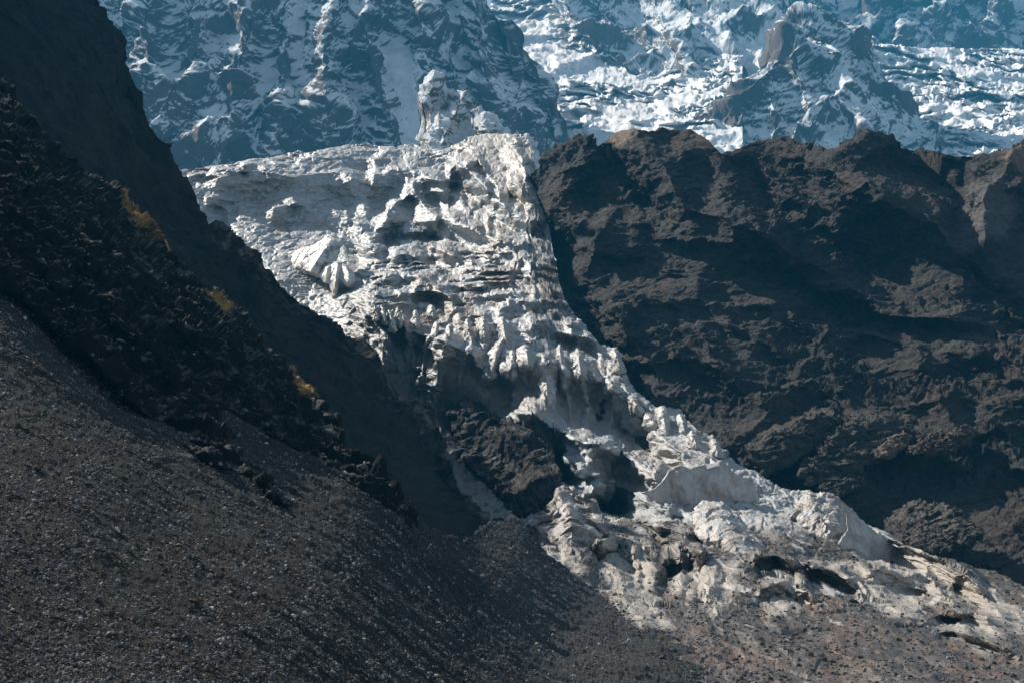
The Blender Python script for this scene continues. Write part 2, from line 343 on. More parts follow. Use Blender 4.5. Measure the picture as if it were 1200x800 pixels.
far_wall("mountain_wall", 90, 700, [(90, -70), (560, -70), (575, -8), (588, 12), (600, 30), (615, 45), (630, 62), (642, 82), (652, 102), (663, 128), (674, 150), (688, 185), (700, 215)], [(90, 100), (180, 225), (240, 225), (700, 225)],
         [(100, 100, 5200), (200, 200, 5000), (400, 190, 5100), (200, -40, 5700), (400, -40, 5800), (580, -10, 6000), (600, 200, 5300), (680, 160, 6000), (690, 210, 6000), (500, 100, 5450), (640, 80, 6000)], f_left, 260, 46,
         snow_std(.50, 170, k=.5, seed=33, bias=left_bias), M_ROCKFAR, rock=C3(.12, .095, .085), seed=34, edge=9, stretch=(1, 1, .5), calm=lambda x, y: 1 - .85 * poly_mask(x, y, [(452, 60), (474, 55), (480, 90), (488, 125), (497, 155), (505, 180), (482, 180), (468, 140)], 8), label="huge shaded rock wall streaked with snow behind the icefall")
# sunlit snowy crag standing before the wall
def f_crag(D, x, y):
    R = lambda *a: ridge(D, x, y, *a)
    R([(512, 82), (502, 110), (505, 150), (500, 190)], 16, 12, 90); R([(545, 108), (535, 130), (520, 160), (510, 190)], 22, 14, 110); R([(560, 140), (585, 150), (610, 160)], 12, 18, 60)
    R([(556, 115), (570, 140), (575, 190)], 12, 12, 60)
far_wall("rocky_crag", 490, 640, [(490, 165), (494, 112), (500, 92), (508, 84), (515, 88), (523, 104), (532, 110), (546, 107), (556, 116), (562, 132), (580, 139), (592, 146), (605, 156), (622, 166), (640, 190)], [(490, 205), (640, 215)],
         [(490, 200, 4500), (640, 210, 4500), (510, 85, 4900), (550, 110, 4850), (600, 150, 4750), (560, 200, 4450), (493, 120, 4850)], f_crag, 90, 22,
         snow_std(.12, 90, k=.5, seed=43), M_ROCKFAR, rock=C3(.17, .135, .11), snow=C3(.74, .74, .74), step=.8, seed=44, edge=3, fs=1.2, kind=None, label="sunlit snow-dusted crag standing in front of the shaded wall", cat="rock crag")
print("far", time.time() - T0)

# ================================================================== DARK ROCK HILLS, RIGHT
E_top = [(590, 235), (612, 214), (625, 200), (633, 190), (640, 180), (652, 172), (665, 165), (680, 160), (692, 161), (700, 172), (710, 166), (720, 158), (733, 152), (745, 151), (760, 153), (775, 151), (790, 152), (803, 152), (815, 155), (826, 161), (836, 170), (846, 177), (858, 178), (872, 172), (888, 165), (905, 162), (918, 160), (932, 163), (945, 167), (960, 170), (975, 169), (988, 164), (1000, 157), (1012, 151), (1026, 154), (1040, 160), (1056, 167), (1070, 172), (1085, 175), (1100, 178), (1120, 183), (1140, 184), (1160, 181), (1180, 172), (1200, 161), (1240, 140), (1290, 130)]
E_bot = [(590, 340), (640, 420), (700, 500), (800, 590), (900, 660), (1000, 700), (1290, 770)]
E_pts = [(600, 230, 2980), (690, 162, 2920), (850, 178, 2760), (1012, 151, 2660), (1200, 165, 2600), (1280, 140, 2600), (650, 330, 2690), (720, 420, 2340), (860, 535, 2090), (1000, 610, 1930), (1200, 700, 1720), (800, 300, 2600), (900, 420, 2370), (1050, 350, 2420), (1200, 450, 2180), (1050, 500, 2170), (1280, 740, 1640), (700, 560, 2160)]
E_depth = Depth(E_pts)
def f_hills(D, x, y):
    R = lambda p, wl, wr, h: ridge(D, x, y, p, wl, wr, h * 1.7)
    # knobs along the skyline and the long ribs that run down to the right
    R([(1010, 150), (1016, 175), (1000, 200), (1040, 225), (1100, 262), (1125, 300)], 60, 24, 80)
    R([(1185, 175), (1165, 205), (1150, 240), (1150, 280), (1170, 325)], 32, 60, 60)
    R([(1012, 152), (1060, 172), (1110, 190), (1135, 200)], 14, 40, -34)
    R([(1030, 185), (1080, 205), (1115, 225), (1128, 250)], 22, 30, -45)
    R([(915, 165), (940, 185), (980, 205), (1040, 240)], 36, 22, 38)
    R([(745, 152), (760, 185), (785, 205), (800, 240), (860, 262), (905, 272)], 46, 26, 85)
    R([(690, 162), (660, 200), (650, 240), (690, 270), (740, 275)], 34, 30, 70)
    R([(700, 170), (735, 200), (760, 235), (790, 262)], 16, 16, -52)
    R([(660, 320), (700, 290), (760, 280), (830, 283), (900, 280), (960, 300), (1000, 330), (1040, 362), (1100, 372), (1150, 400), (1210, 450)], 60, 44, 46)
    R([(875, 200), (915, 240), (935, 262), (1000, 300), (1050, 330)], 30, 20, -45)
    R([(900, 285), (960, 350), (1050, 380), (1160, 395)], 10, 26, -35)
    R([(800, 210), (850, 235), (915, 262)], 16, 18, 34); R([(905, 205), (930, 228), (945, 245)], 18, 10, 24)
    R([(980, 235), (1020, 215), (1050, 245), (1090, 275)], 18, 22, 26)
    R([(700, 330), (760, 350), (820, 345), (860, 370)], 22, 24, 26)
    R([(705, 350), (722, 365), (735, 395), (715, 380)], 18, 16, 28)
    R([(800, 240), (790, 262), (830, 285)], 12, 18, 22); R([(1130, 470), (1170, 500), (1200, 540)], 40, 30, 28)
    R([(860, 560), (880, 525), (930, 500), (975, 488), (1010, 492), (1060, 500)], 12, 44, 42)
    R([(700, 560), (740, 440), (700, 400), (660, 330), (640, 270), (625, 215)], 30, 20, -40)
    for poly, h in (([(1160, 330), (1195, 350), (1240, 400)], 30), ([(870, 300), (880, 330), (915, 360)], 16), ([(960, 400), (1000, 470), (1060, 540)], 24), ([(820, 380), (840, 430), (900, 480)], 22), ([(1050, 400), (1100, 450), (1120, 530)], 26)):
        R(poly, 26, 24, h)
def build_hills():
    PX, PY = grid(592, 1285, E_top, E_bot, 1.06, 1.0, 620)
    base = E_depth(PX, PY); P0 = rays(PX, PY) * base[..., None] * np.array([1, .5, 1]); D = np.zeros_like(base)
    jx = fbm(P0 / 80, 4, .55, seed=71) * 9; jy = fbm(P0 / 80, 4, .55, seed=72) * 7
    f_hills(D, PX + jx, PY + jy)
    D += 42 * (ridged(P0 / 210, 4, seed=73) - .8)
    P = rays(PX, PY) * (base - D)[..., None]; P = add_back(P, 10, 9)
    n = soft_normals(P)
    # strata dipping down to the right, broken into ledges
    up = P[..., 2] + .42 * P[..., 0] + 26 * fbm(P / 120, 3, seed=75)
    wv = fbm(P / 60, 3, seed=76)[..., None] * 22
    st = np.array([.6, .8, 1.7])
    Q = (P + wv) * st * np.array([1, .55, 1])
    a = ridged(Q / 64, 6, .5, seed=77) - .9; f = facets(Q / 26, 78) * .9 + facets(Q / 12, 79) * .45 + facets(Q / 5.2, 80) * .24
    led = up / 17.0; led = (led - np.floor(led)); led = np.where(led < .8, led / .8, (1 - led) / .2) - .5
    rough = .32 + .85 * sstep(-.3, .4, perlin(P / 130, 81))
    P = P + n * ((a * 7.0 + f * 4.6 + led * 4.2) * rough)[..., None]
    n2 = normals(P)
    v = fbm(P / 90, 4, seed=82)[..., None]; v2 = fbm(P / 18, 3, seed=83)[..., None]
    col = C3(.046, .043, .041) * (1 + .32 * v + .28 * v2)
    col = lerp(col, C3(.075, .048, .037), np.clip(.5 * sstep(.1, .6, fbm(P / 160, 3, seed=84)), 0, 1))
    nb = P.shape[0] - PX.shape[0]; X, Y = padrows(PX, nb), padrows(PY, nb)
    talus = sstep(.62, .85, n2[..., 2]) * .6
    col = lerp(col, C3(.085, .074, .066), talus)
    tan_ = poly_mask(X, Y, [(710, 165), (730, 150), (748, 152), (740, 166), (722, 172)], 4) + poly_mask(X, Y, [(1175, 185), (1205, 158), (1290, 120), (1290, 200), (1200, 205)], 8)
    col = lerp(col, C3(.25, .19, .14), np.clip(tan_, 0, 1) * .8)
    gr = poly_mask(X, Y, [(1122, 250), (1135, 215), (1170, 200), (1195, 240), (1180, 280), (1130, 275)], 8); col = lerp(col, C3(.14, .13, .125), gr * .7)  # paler grey painted in for sunlight on the knob's left face
    g = sstep(.35, .7, fbm(P / 60, 4, seed=85)) * poly_mask(X, Y, [(1020, 205), (1060, 215), (1120, 260), (1130, 290), (1060, 260)], 12)
    col = lerp(col, C3(.12, .105, .03), g * .7)
    o = grid_mesh("rocky_hills", P, np.clip(col, .015, .6), M_ROCK)
    tag(o, "dark broken rock hills filling the right side beyond the icefall", kind="structure")
    return o
build_hills(); print("hills", time.time() - T0)

# ================================================================== SHADED CLIFF, LEFT
C_top = [(-90, -60), (80, -50), (105, -20), (118, 8), (130, 35), (142, 68), (152, 95), (165, 120), (178, 150), (190, 172), (203, 195), (215, 213), (228, 230), (240, 246), (252, 262), (268, 280), (285, 293), (300, 305), (315, 314), (332, 325), (350, 340), (366, 352), (382, 368), (400, 385), (416, 398), (430, 412), (445, 432), (460, 458), (480, 478), (505, 505), (528, 545), (545, 575), (562, 597), (585, 612), (600, 618)]
C_bot = [(-90, 200), (0, 230), (100, 330), (200, 440), (300, 540), (400, 640), (480, 700), (600, 760)]
C_pts = [(-80, -350, 1600), (0, 0, 1780), (110, 0, 2150), (215, 215, 2330), (300, 305, 2330), (400, 385, 2230), (460, 458, 2060), (528, 545, 1720), (0, 110, 1520), (140, 240, 1700), (200, 330, 1620), (300, 420, 1600), (400, 520, 1480), (440, 560, 1440), (480, 610, 1250), (560, 620, 1300), (590, 640, 1180), (520, 690, 980), (-80, 150, 1300), (600, 720, 1040)]
def f_cliff(D, x, y):
    R = lambda *a: ridge(D, x, y, *a)
    R([(110, -10), (150, 90), (200, 190), (250, 260), (330, 325), (400, 385)], 4, 40, 34)
    R([(30, -100), (60, 60), (120, 160), (180, 260), (230, 330)], 36, 40, -40)
    R([(90, -40), (120, 90), (170, 190), (240, 300), (330, 400), (400, 480)], 30, 26, 26)
    R([(330, 330), (365, 358), (400, 392), (418, 408)], 8, 14, 16); R([(255, 265), (290, 300), (340, 340)], 5, 12, 12)
    R([(300, 350), (380, 440), (440, 530), (480, 590)], 28, 30, 18); R([(420, 420), (460, 480), (490, 550)], 20, 18, -22)
    R([(20, 40), (60, 110), (110, 180)], 20, 16, 22)
def build_cliff():
    PX, PY = grid(-85, 596, C_top, C_bot, 1.25, 1.0, 460)
    base = Depth(C_pts)(PX, PY); P0 = rays(PX, PY) * base[..., None] * np.array([1, .5, 1]); D = np.zeros_like(base)
    f_cliff(D, PX + fbm(P0 / 90, 4, seed=91) * 7, PY + fbm(P0 / 90, 4, seed=92) * 7)
    P = rays(PX, PY) * (base - D)[..., None]; P = add_back(P, 10, 8)
    n = soft_normals(P); st = np.array([1, .8, .5]); Q = (P + 16 * fbm(P / 70, 3, seed=93)[..., None]) * st * np.array([1, .4, 1])
    nb = P.shape[0] - PX.shape[0]; X, Y = padrows(PX, nb), padrows(PY, nb)
    smooth = .35 + .65 * sstep(70, 0, (Y - np.interp(X, *np.array(C_top).T)))
    calm = 1 - .75 * poly_mask(X, Y, [(460, 520), (530, 560), (600, 615), (600, 760), (450, 640)], 20)
    P = P + n * ((ridged(Q / 90, 6, .55, seed=94) - .9) * 15 * (smooth * .6 + .4) + (facets(Q / 30, 95) * 3.4 + facets(Q / 12, 96) * 2.0 + facets(Q / 5.5, 97) * 1.2) * (smooth * .7 + .25))[..., None] * calm[..., None]
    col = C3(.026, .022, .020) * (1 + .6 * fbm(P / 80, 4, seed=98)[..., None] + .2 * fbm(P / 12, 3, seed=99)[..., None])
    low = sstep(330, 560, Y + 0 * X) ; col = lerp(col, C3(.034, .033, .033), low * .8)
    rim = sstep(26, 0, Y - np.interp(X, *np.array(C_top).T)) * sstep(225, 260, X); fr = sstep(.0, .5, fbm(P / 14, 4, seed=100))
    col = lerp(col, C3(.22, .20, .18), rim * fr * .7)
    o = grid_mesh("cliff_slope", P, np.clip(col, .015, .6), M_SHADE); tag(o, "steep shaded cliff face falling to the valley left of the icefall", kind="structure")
build_cliff(); print("cliff", time.time() - T0)

# ================================================================== SCREE SLOPE, FOREGROUND LEFT
A_pts = [(0, 800, 265), (-80, 400, 620), (0, 335, 760), (150, 470, 760), (240, 470, 860), (335, 590, 700), (420, 560, 850), (480, 600, 880), (300, 700, 450), (200, 600, 530), (100, 600, 440), (500, 800, 520), (580, 665, 960), (560, 628, 1060), (700, 690, 1130), (650, 760, 840), (800, 760, 930), (930, 800, 880), (700, 840, 640), (980, 850, 700), (250, 850, 290), (-80, 850, 215), (100, 860, 250), (610, 612, 1180), (800, 860, 650)]
A_depth = Depth(A_pts, 3e-4)
A_top = [(-85, 230), (0, 310), (40, 345), (90, 385), (150, 430), (200, 440), (250, 465), (300, 488), (350, 518), (400, 553), (440, 578), (480, 600), (500, 614), (520, 626), (540, 634), (552, 628), (560, 622), (575, 612), (600, 606), (612, 612), (625, 628), (645, 650), (670, 672), (700, 692), (725, 715), (745, 728), (770, 735), (800, 738), (830, 745), (860, 760), (900, 782), (940, 803), (1000, 840)]
A_bot = [(-85, 930), (1000, 930)]
def f_scree(D, x, y):
    R = lambda *a: ridge(D, x, y, *a)
    # gullies and low ribs that run straight down the fall line (towards the lower right)
    for p, wl, wr, h in (([(20, 350), (150, 470), (300, 590), (430, 690), (560, 800)], 14, 16, 4), ([(400, 640), (480, 700), (580, 770), (640, 820)], 10, 14, 7), ([(440, 660), (520, 722), (610, 795), (660, 830)], 12, 8, -7),
                         ([(560, 700), (620, 745), (690, 800)], 10, 14, 6), ([(590, 705), (650, 750), (730, 810)], 12, 8, -6), ([(260, 600), (340, 660), (430, 740)], 12, 14, 2.5), ([(100, 560), (200, 650), (320, 760)], 20, 16, 2.0),
                         ([(150, 640), (240, 720), (330, 800)], 14, 12, -1.6), ([(0, 560), (120, 670), (220, 780)], 22, 20, 1.6), ([(480, 610), (560, 668), (640, 720), (720, 775)], 14, 14, 6), ([(40, 400), (140, 500), (260, 600)], 10, 14, 2.5), ([(10, 450), (120, 560), (230, 660)], 12, 12, -2)):
        R(p, wl, wr, h)
def build_scree():
    PX, PY = grid(-80, 995, A_top, A_bot, 1.3, 1.15, 420)
    base = A_depth(PX, PY); P0 = rays(PX, PY) * base[..., None] * np.array([1, .5, 1]); D = np.zeros_like(base)
    f_scree(D, PX + fbm(P0 / 30, 4, seed=111) * 6, PY + fbm(P0 / 30, 4, seed=112) * 6)
    P = rays(PX, PY) * (base - D)[..., None]; P = add_back(P, 8, 4)
    n = soft_normals(P)
    # long streaks along the fall line (fall line = +x down)
    Q = P * np.array([.18, 1.0, .18]); s = base / 600.0; s = padrows(s, 8)
    dd = (ridged(Q / 16, 4, seed=113) - .8) * .7 + fbm((P + 9 * fbm(P / 30, 3, seed=121)[..., None]) * np.array([.35, .8, .35]) / 20, 4, .5, seed=114) * 1.4 + facets(P * np.array([1, .35, 1]) / 3.4, 115) * .24 + facets(P * np.array([1, .35, 1]) / 1.5, 116) * .2
    P = P + n * (dd * np.clip(s, .35, 1.4))[..., None]
    st = fbm(Q / 22, 4, seed=117)[..., None]; v2 = fbm(P / 3, 3, seed=118)[..., None]
    col = C3(.037, .036, .033) * (1 + .28 * st + .35 * v2); nb = 8; X, Y = padrows(PX, nb), padrows(PY, nb)
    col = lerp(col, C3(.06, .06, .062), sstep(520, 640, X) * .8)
    br = sstep(.25, .6, fbm(P / 25, 4, seed=119)) * poly_mask(X, Y, [(180, 640), (260, 660), (360, 740), (300, 800), (150, 760)], 30); col = lerp(col, C3(.08, .055, .045), br * .6)
    gg = sstep(-.1, .4, fbm(P / 6, 3, seed=120)) * poly_mask(X, Y, [(770, 742), (810, 735), (870, 752), (880, 775), (830, 770), (780, 752)], 5); col = lerp(col, C3(.14, .10, .02), gg * .6)
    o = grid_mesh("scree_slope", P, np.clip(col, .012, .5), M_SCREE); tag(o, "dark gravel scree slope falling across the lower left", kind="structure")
    REG['scree'] = (PX, PY, P[:PX.shape[0]], normals(P)[:PX.shape[0]])
build_scree(); print("scree", time.time() - T0)

# ================================================================== ROCK RIBS ABOVE THE SCREE
B_top = [(-85, 30), (-40, 62), (0, 100), (20, 120), (40, 148), (58, 160), (75, 180), (92, 195), (110, 206), (125, 215), (140, 230), (152, 238), (165, 252), (180, 265), (195, 280), (203, 292), (215, 308), (228, 323), (240, 335), (252, 342), (266, 355), (280, 370), (292, 384), (300, 395), (314, 412), (330, 426), (345, 440), (358, 454), (370, 468), (384, 482), (400, 500), (414, 520), (430, 540), (445, 558), (458, 572), (470, 584), (480, 598), (492, 612)]
B_pts = [(-80, 60, 1150), (0, 100, 1130), (110, 206, 1180), (203, 292, 1200), (300, 395, 1160), (400, 500, 1080), (480, 600, 925), (-80, 300, 680), (0, 330, 735), (110, 425, 735), (200, 512, 725), (335, 588, 690), (260, 400, 930), (150, 300, 950), (60, 220, 930), (255, 480, 850), (350, 530, 860), (430, 580, 890)]
RIBPOLY = [(-90, 20), (500, 20), (500, 600), (482, 606), (455, 592), (425, 574), (390, 548), (350, 526), (315, 508), (285, 490), (262, 476), (252, 478), (258, 490), (275, 515), (300, 548), (322, 575), (337, 592), (318, 582), (295, 566), (270, 552), (245, 545), (222, 530), (200, 514), (170, 488), (140, 458), (115, 432), (85, 408), (55, 380), (25, 352), (0, 330), (-90, 250)]  # the pointed lower tongue is dark rock standing in for a cast shadow
def f_rib(D, x, y):
    R = lambda *a: ridge(D, x, y, *a)
    R([(0, 100), (75, 180), (140, 230), (203, 292), (280, 370), (345, 440), (400, 500), (480, 600)], 5, 30, 12)
    R([(0, 190), (60, 250), (120, 330), (170, 400), (230, 460), (290, 530), (335, 590)], 20, 22, 20)
    R([(30, 260), (90, 340), (150, 420), (200, 480)], 14, 14, -9); R([(130, 270), (190, 340), (250, 420), (330, 490), (400, 540)], 16, 18, 13)
    R([(90, 240), (150, 320), (210, 400), (250, 450)], 12, 12, -12); R([(0, 260), (60, 330), (120, 400)], 12, 14, 8); R([(272, 390), (300, 430), (345, 480)], 8, 12, 10); R([(10, 170), (30, 200), (60, 215)], 10, 12, 7)
def build_rib():
    PX, PY = grid(-80, 490, B_top, [(-80, 300), (0, 350), (110, 450), (200, 535), (250, 570), (340, 610), (490, 640)], .95, .95, 420)
    base = Depth(B_pts, 2e-4)(PX, PY); P0 = rays(PX, PY) * base[..., None] * np.array([1, .5, 1])
    jx = fbm(P0 / 22, 4, .6, seed=131) * 7; jy = fbm(P0 / 22, 4, .6, seed=132) * 7
    D = np.zeros_like(base); f_rib(D, PX + jx, PY + jy)
    s = inside(PX + jx * .5, PY + jy * .5, RIBPOLY); ad = A_depth(PX, PY)
    d = np.minimum(base - D, ad - 7)        # the rib stands proud of the scree ...
    t = sstep(-4, 4, s); d = d * t + (ad + 7) * (1 - t)   # ... and dives under it at its foot
    P = rays(PX, PY) * d[..., None]; P = add_back(P, 8, 6); nb = 8
    n = soft_normals(P); Q = (P + 8 * fbm(P / 30, 3, seed=133)[..., None]) * np.array([.6, .5, .9])
    amp = padrows(sstep(-4, 8, s), nb)
    P = P + n * (((ridged(Q / 34, 5, .5, seed=134) - .9) * 4.2 + facets(Q / 13, 135) * 3.4 + facets(Q / 6, 136) * 1.8 + facets(Q / 2.8, 137) * .8) * (.25 + .75 * amp))[..., None]
    X, Y = padrows(PX, nb), padrows(PY, nb); n2 = normals(P)
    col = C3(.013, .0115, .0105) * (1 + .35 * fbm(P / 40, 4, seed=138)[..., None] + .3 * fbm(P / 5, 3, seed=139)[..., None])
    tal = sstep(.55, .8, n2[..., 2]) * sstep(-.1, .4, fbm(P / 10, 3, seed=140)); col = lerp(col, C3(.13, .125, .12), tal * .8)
    for pg, sgn in (([(138, 228), (150, 236), (175, 254), (205, 274), (212, 288), (200, 292), (180, 278), (155, 256)], .95), ([(242, 340), (256, 346), (272, 362), (262, 366), (246, 350)], .85), ([(340, 436), (352, 446), (364, 462), (352, 460)], .9)):
        g = poly_mask(X + 3 * fbm(P / 9, 3, seed=141), Y, pg, 3); col = lerp(col, C3(.36, .22, .08) * (1 + .4 * fbm(P / 3, 3, seed=142)[..., None]), np.clip(g, 0, 1) * sgn)
    k = padrows(s > -16, nb)
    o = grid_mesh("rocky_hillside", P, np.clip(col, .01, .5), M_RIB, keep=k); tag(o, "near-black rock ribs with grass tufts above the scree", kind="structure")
    REG['rib'] = (PX, PY, P[:PX.shape[0]], n2[:PX.shape[0]], s)
build_rib(); print("rib", time.time() - T0)

# ================================================================== GLACIER + MORAINE
D_top = [(190, 205), (213, 199), (226, 198), (240, 196), (255, 194), (270, 192), (290, 187), (310, 185), (330, 182), (350, 178), (365, 178), (375, 176), (388, 173), (400, 171), (412, 169), (425, 169), (440, 171), (460, 172), (475, 169), (485, 170), (495, 174), (505, 177), (520, 176), (532, 170), (545, 163), (556, 160), (566, 158), (580, 156), (595, 157), (608, 157), (618, 159), (622, 170), (626, 186), (628, 200), (632, 212), (636, 230), (640, 250), (645, 275), (650, 300), (655, 325), (660, 345), (668, 362), (680, 375), (692, 388), (704, 402), (712, 405), (720, 408), (725, 425), (735, 442), (748, 458), (762, 470), (770, 477), (785, 477), (798, 480), (808, 492), (820, 506), (832, 510), (843, 516), (852, 528), (862, 540), (880, 552), (900, 562), (920, 570), (945, 574), (965, 576), (980, 580), (992, 592), (1005, 606), (1020, 614), (1040, 626), (1060, 636), (1080, 644), (1100, 650), (1125, 657), (1150, 665), (1175, 674), (1200, 688), (1290, 720)]
D_bot = [(190, 330), (250, 400), (330, 470), (430, 560), (520, 660), (600, 690), (700, 760), (800, 840), (1290, 900)]
D_pts = [(213, 199, 3100), (300, 188, 3250), (400, 171, 3420), (500, 177, 3420), (580, 160, 3420), (620, 162, 3380), (240, 260, 2900), (400, 250, 3010), (520, 240, 3050), (620, 230, 2930), (330, 330, 2660), (420, 330, 2660), (520, 320, 2670), (645, 300, 2680), (432, 345, 2480), (440, 430, 2330), (480, 388, 2400), (485, 470, 2300), (420, 400, 2400), (560, 385, 2410), (680, 385, 2420), (700, 400, 2380), (520, 425, 2320), (600, 435, 2290), (720, 440, 2290), (520, 500, 2270), (600, 478, 2262), (650, 490, 2220), (700, 508, 2210), (735, 522, 2190), (760, 475, 2230), (800, 500, 2170),
         (620, 494, 2110), (700, 530, 2050), (760, 556, 1990), (850, 540, 2000), (620, 540, 2080), (665, 550, 1950), (640, 545, 2000), (700, 568, 1915), (700, 590, 1880), (660, 576, 1620), (600, 580, 1950),
         (620, 640, 1270), (700, 620, 1500), (740, 600, 1720), (800, 610, 1600), (800, 560, 1850), (900, 580, 1850), (1000, 620, 1720), (1100, 656, 1600), (1200, 690, 1480), (900, 660, 1330), (1000, 700, 1220), (1200, 730, 1200), (700, 690, 1150), (800, 738, 1000), (930, 800, 830), (1050, 780, 880), (1200, 800, 840), (1280, 880, 640), (560, 640, 1300), (300, 430, 2500), (1000, 880, 640)]
def poly_c(s): return s
CRESTS = [
 ([(225, 214), (245, 212), (265, 206), (285, 201), (320, 204), (345, 208), (365, 206), (385, 202), (400, 203), (420, 211), (445, 222)], 28, 1.1),
 ([(213, 206), (235, 203), (262, 199), (285, 196), (300, 199)], 6, 1), ([(280, 195), (300, 192), (318, 197)], 7, 1), ([(335, 192), (360, 188), (382, 185), (410, 182), (440, 187), (462, 189)], 11, 1.1),
 ([(432, 181), (470, 177), (490, 182), (510, 180), (530, 184), (545, 190)], 11, 1), ([(330, 184), (350, 180), (380, 180), (420, 175), (455, 176)], 5, 1),
 ([(422, 212), (440, 204), (460, 199), (480, 200), (500, 206), (515, 212), (532, 222)], 26, 1.2), ([(235, 232), (255, 233), (284, 236)], 9, 1.2),
 ([(236, 243), (250, 239), (262, 243), (275, 252)], 14, 1.2), ([(300, 250), (320, 246), (345, 238), (355, 241), (365, 244), (380, 244), (400, 252), (415, 260), (440, 266)], 20, 1.2),
 ([(440, 262), (455, 245), (475, 230), (484, 229), (492, 236), (502, 247), (522, 259)], 24, 1.3), ([(405, 245), (420, 241), (437, 248)], 9, 1), ([(368, 236), (385, 233), (408, 240)], 7, 1),
 ([(425, 268), (440, 262), (460, 259), (480, 259), (510, 258), (530, 258), (550, 265), (585, 268)], 18, 1.2), ([(468, 273), (490, 270), (508, 276)], 9, 1), ([(462, 293), (480, 288), (500, 288), (520, 295), (548, 303)], 13, 1.2),
 ([(500, 207), (525, 213), (545, 220), (567, 226)], 5, 1), ([(520, 203), (535, 193), (550, 200), (562, 212), (577, 230)], 20, 1.4), ([(542, 191), (560, 188), (573, 199)], 9, 1.3), ([(548, 239), (565, 234), (578, 237)], 8, 1.2),
 ([(570, 240), (585, 238), (600, 250), (624, 259)], 15, 1.2), ([(617, 261), (630, 257), (641, 258)], 14, 1.2), ([(496, 225), (520, 225), (535, 234), (560, 247), (582, 257)], 8, 1.1), ([(508, 252), (530, 262), (560, 273), (595, 284)], 6, 1),
 ([(540, 215), (565, 222), (592, 232)], 12, 1.2), ([(594, 212), (607, 215), (618, 228)], 14, 1.3), ([(498, 289), (520, 292), (538, 298)], 11, 1), ([(565, 287), (600, 284), (620, 284), (644, 292)], 11, 1.1), ([(578, 298), (600, 295), (609, 304)], 8, 1.1),
 ([(598, 309), (612, 303), (627, 313)], 14, 1.1), ([(560, 344), (580, 344), (600, 345), (620, 353)], 8, 1.2), ([(583, 356), (610, 354), (640, 353), (655, 361), (669, 369)], 13, 1.2), ([(596, 343), (620, 342), (638, 345)], 7, 1.1),
 ([(615, 379), (640, 376), (660, 380), (678, 384)], 20, 1.3), ([(638, 368), (655, 368), (665, 374), (687, 380)], 9, 1.1), ([(608, 401), (630, 400), (645, 394), (660, 392), (680, 390), (703, 402)], 11, 1.2), ([(662, 394), (690, 394), (707, 408)], 16, 1.2),
 ([(430, 310), (455, 302), (480, 300), (510, 303)], 7, 1), ([(440, 325), (470, 318), (490, 322), (520, 320)], 9, 1.1), ([(500, 336), (530, 330), (555, 336), (580, 334)], 7, 1), ([(470, 345), (500, 340), (540, 348), (570, 352)], 8, 1),
 ([(384, 290), (400, 280), (420, 286), (450, 292), (480, 298)], 12, 1.1), ([(478, 340), (492, 333), (505, 334), (525, 348), (540, 360)], 20, 1.3),
 # top of the big ice wall
 ([(425, 340), (440, 352), (455, 370), (475, 382), (500, 392), (525, 402), (555, 418), (575, 432), (600, 432), (622, 428), (640, 424), (665, 436), (690, 442), (715, 456), (735, 476), (755, 497), (775, 514), (800, 527), (840, 534)], 26, 1.3),
 ([(585, 486), (600, 485), (625, 484), (637, 495), (645, 500), (655, 502), (670, 510), (680, 516), (700, 520), (730, 532), (760, 548), (800, 552)], 40, 1.4),
 ([(646, 548), (655, 530), (665, 540), (690, 555), (720, 566), (750, 582), (770, 594), (806, 594)], 30, 1.4),
 ([(1000, 608), (1025, 622), (1060, 640), (1090, 652), (1130, 672), (1170, 700)], 26, 1.1), ([(1000, 664), (1040, 668), (1085, 676), (1110, 700), (1140, 722)], 20, 1.2),
 ([(1080, 724), (1110, 718), (1140, 718), (1172, 730)], 9, 1.4), ([(1095, 733), (1130, 742), (1160, 752), (1195, 772)], 9, 1.5),
 ([(660, 620), (700, 600), (740, 612), (790, 622), (830, 628)], 16, 1.4), ([(640, 592), (660, 572), (690, 582), (712, 600)], 16, 1.2), ([(612, 618), (640, 606), (662, 615)], 22, 1.3), ([(690, 640), (720, 628), (750, 650)], 18, 1.3),
 ([(880, 690), (920, 680), (960, 700)], 14, 1.2), ([(940, 660), (980, 668), (1010, 680)], 14, 1.4), ([(770, 650), (800, 640), (830, 650)], 24, 1.6), ([(880, 655), (910, 648), (935, 662)], 16, 1.4),
]
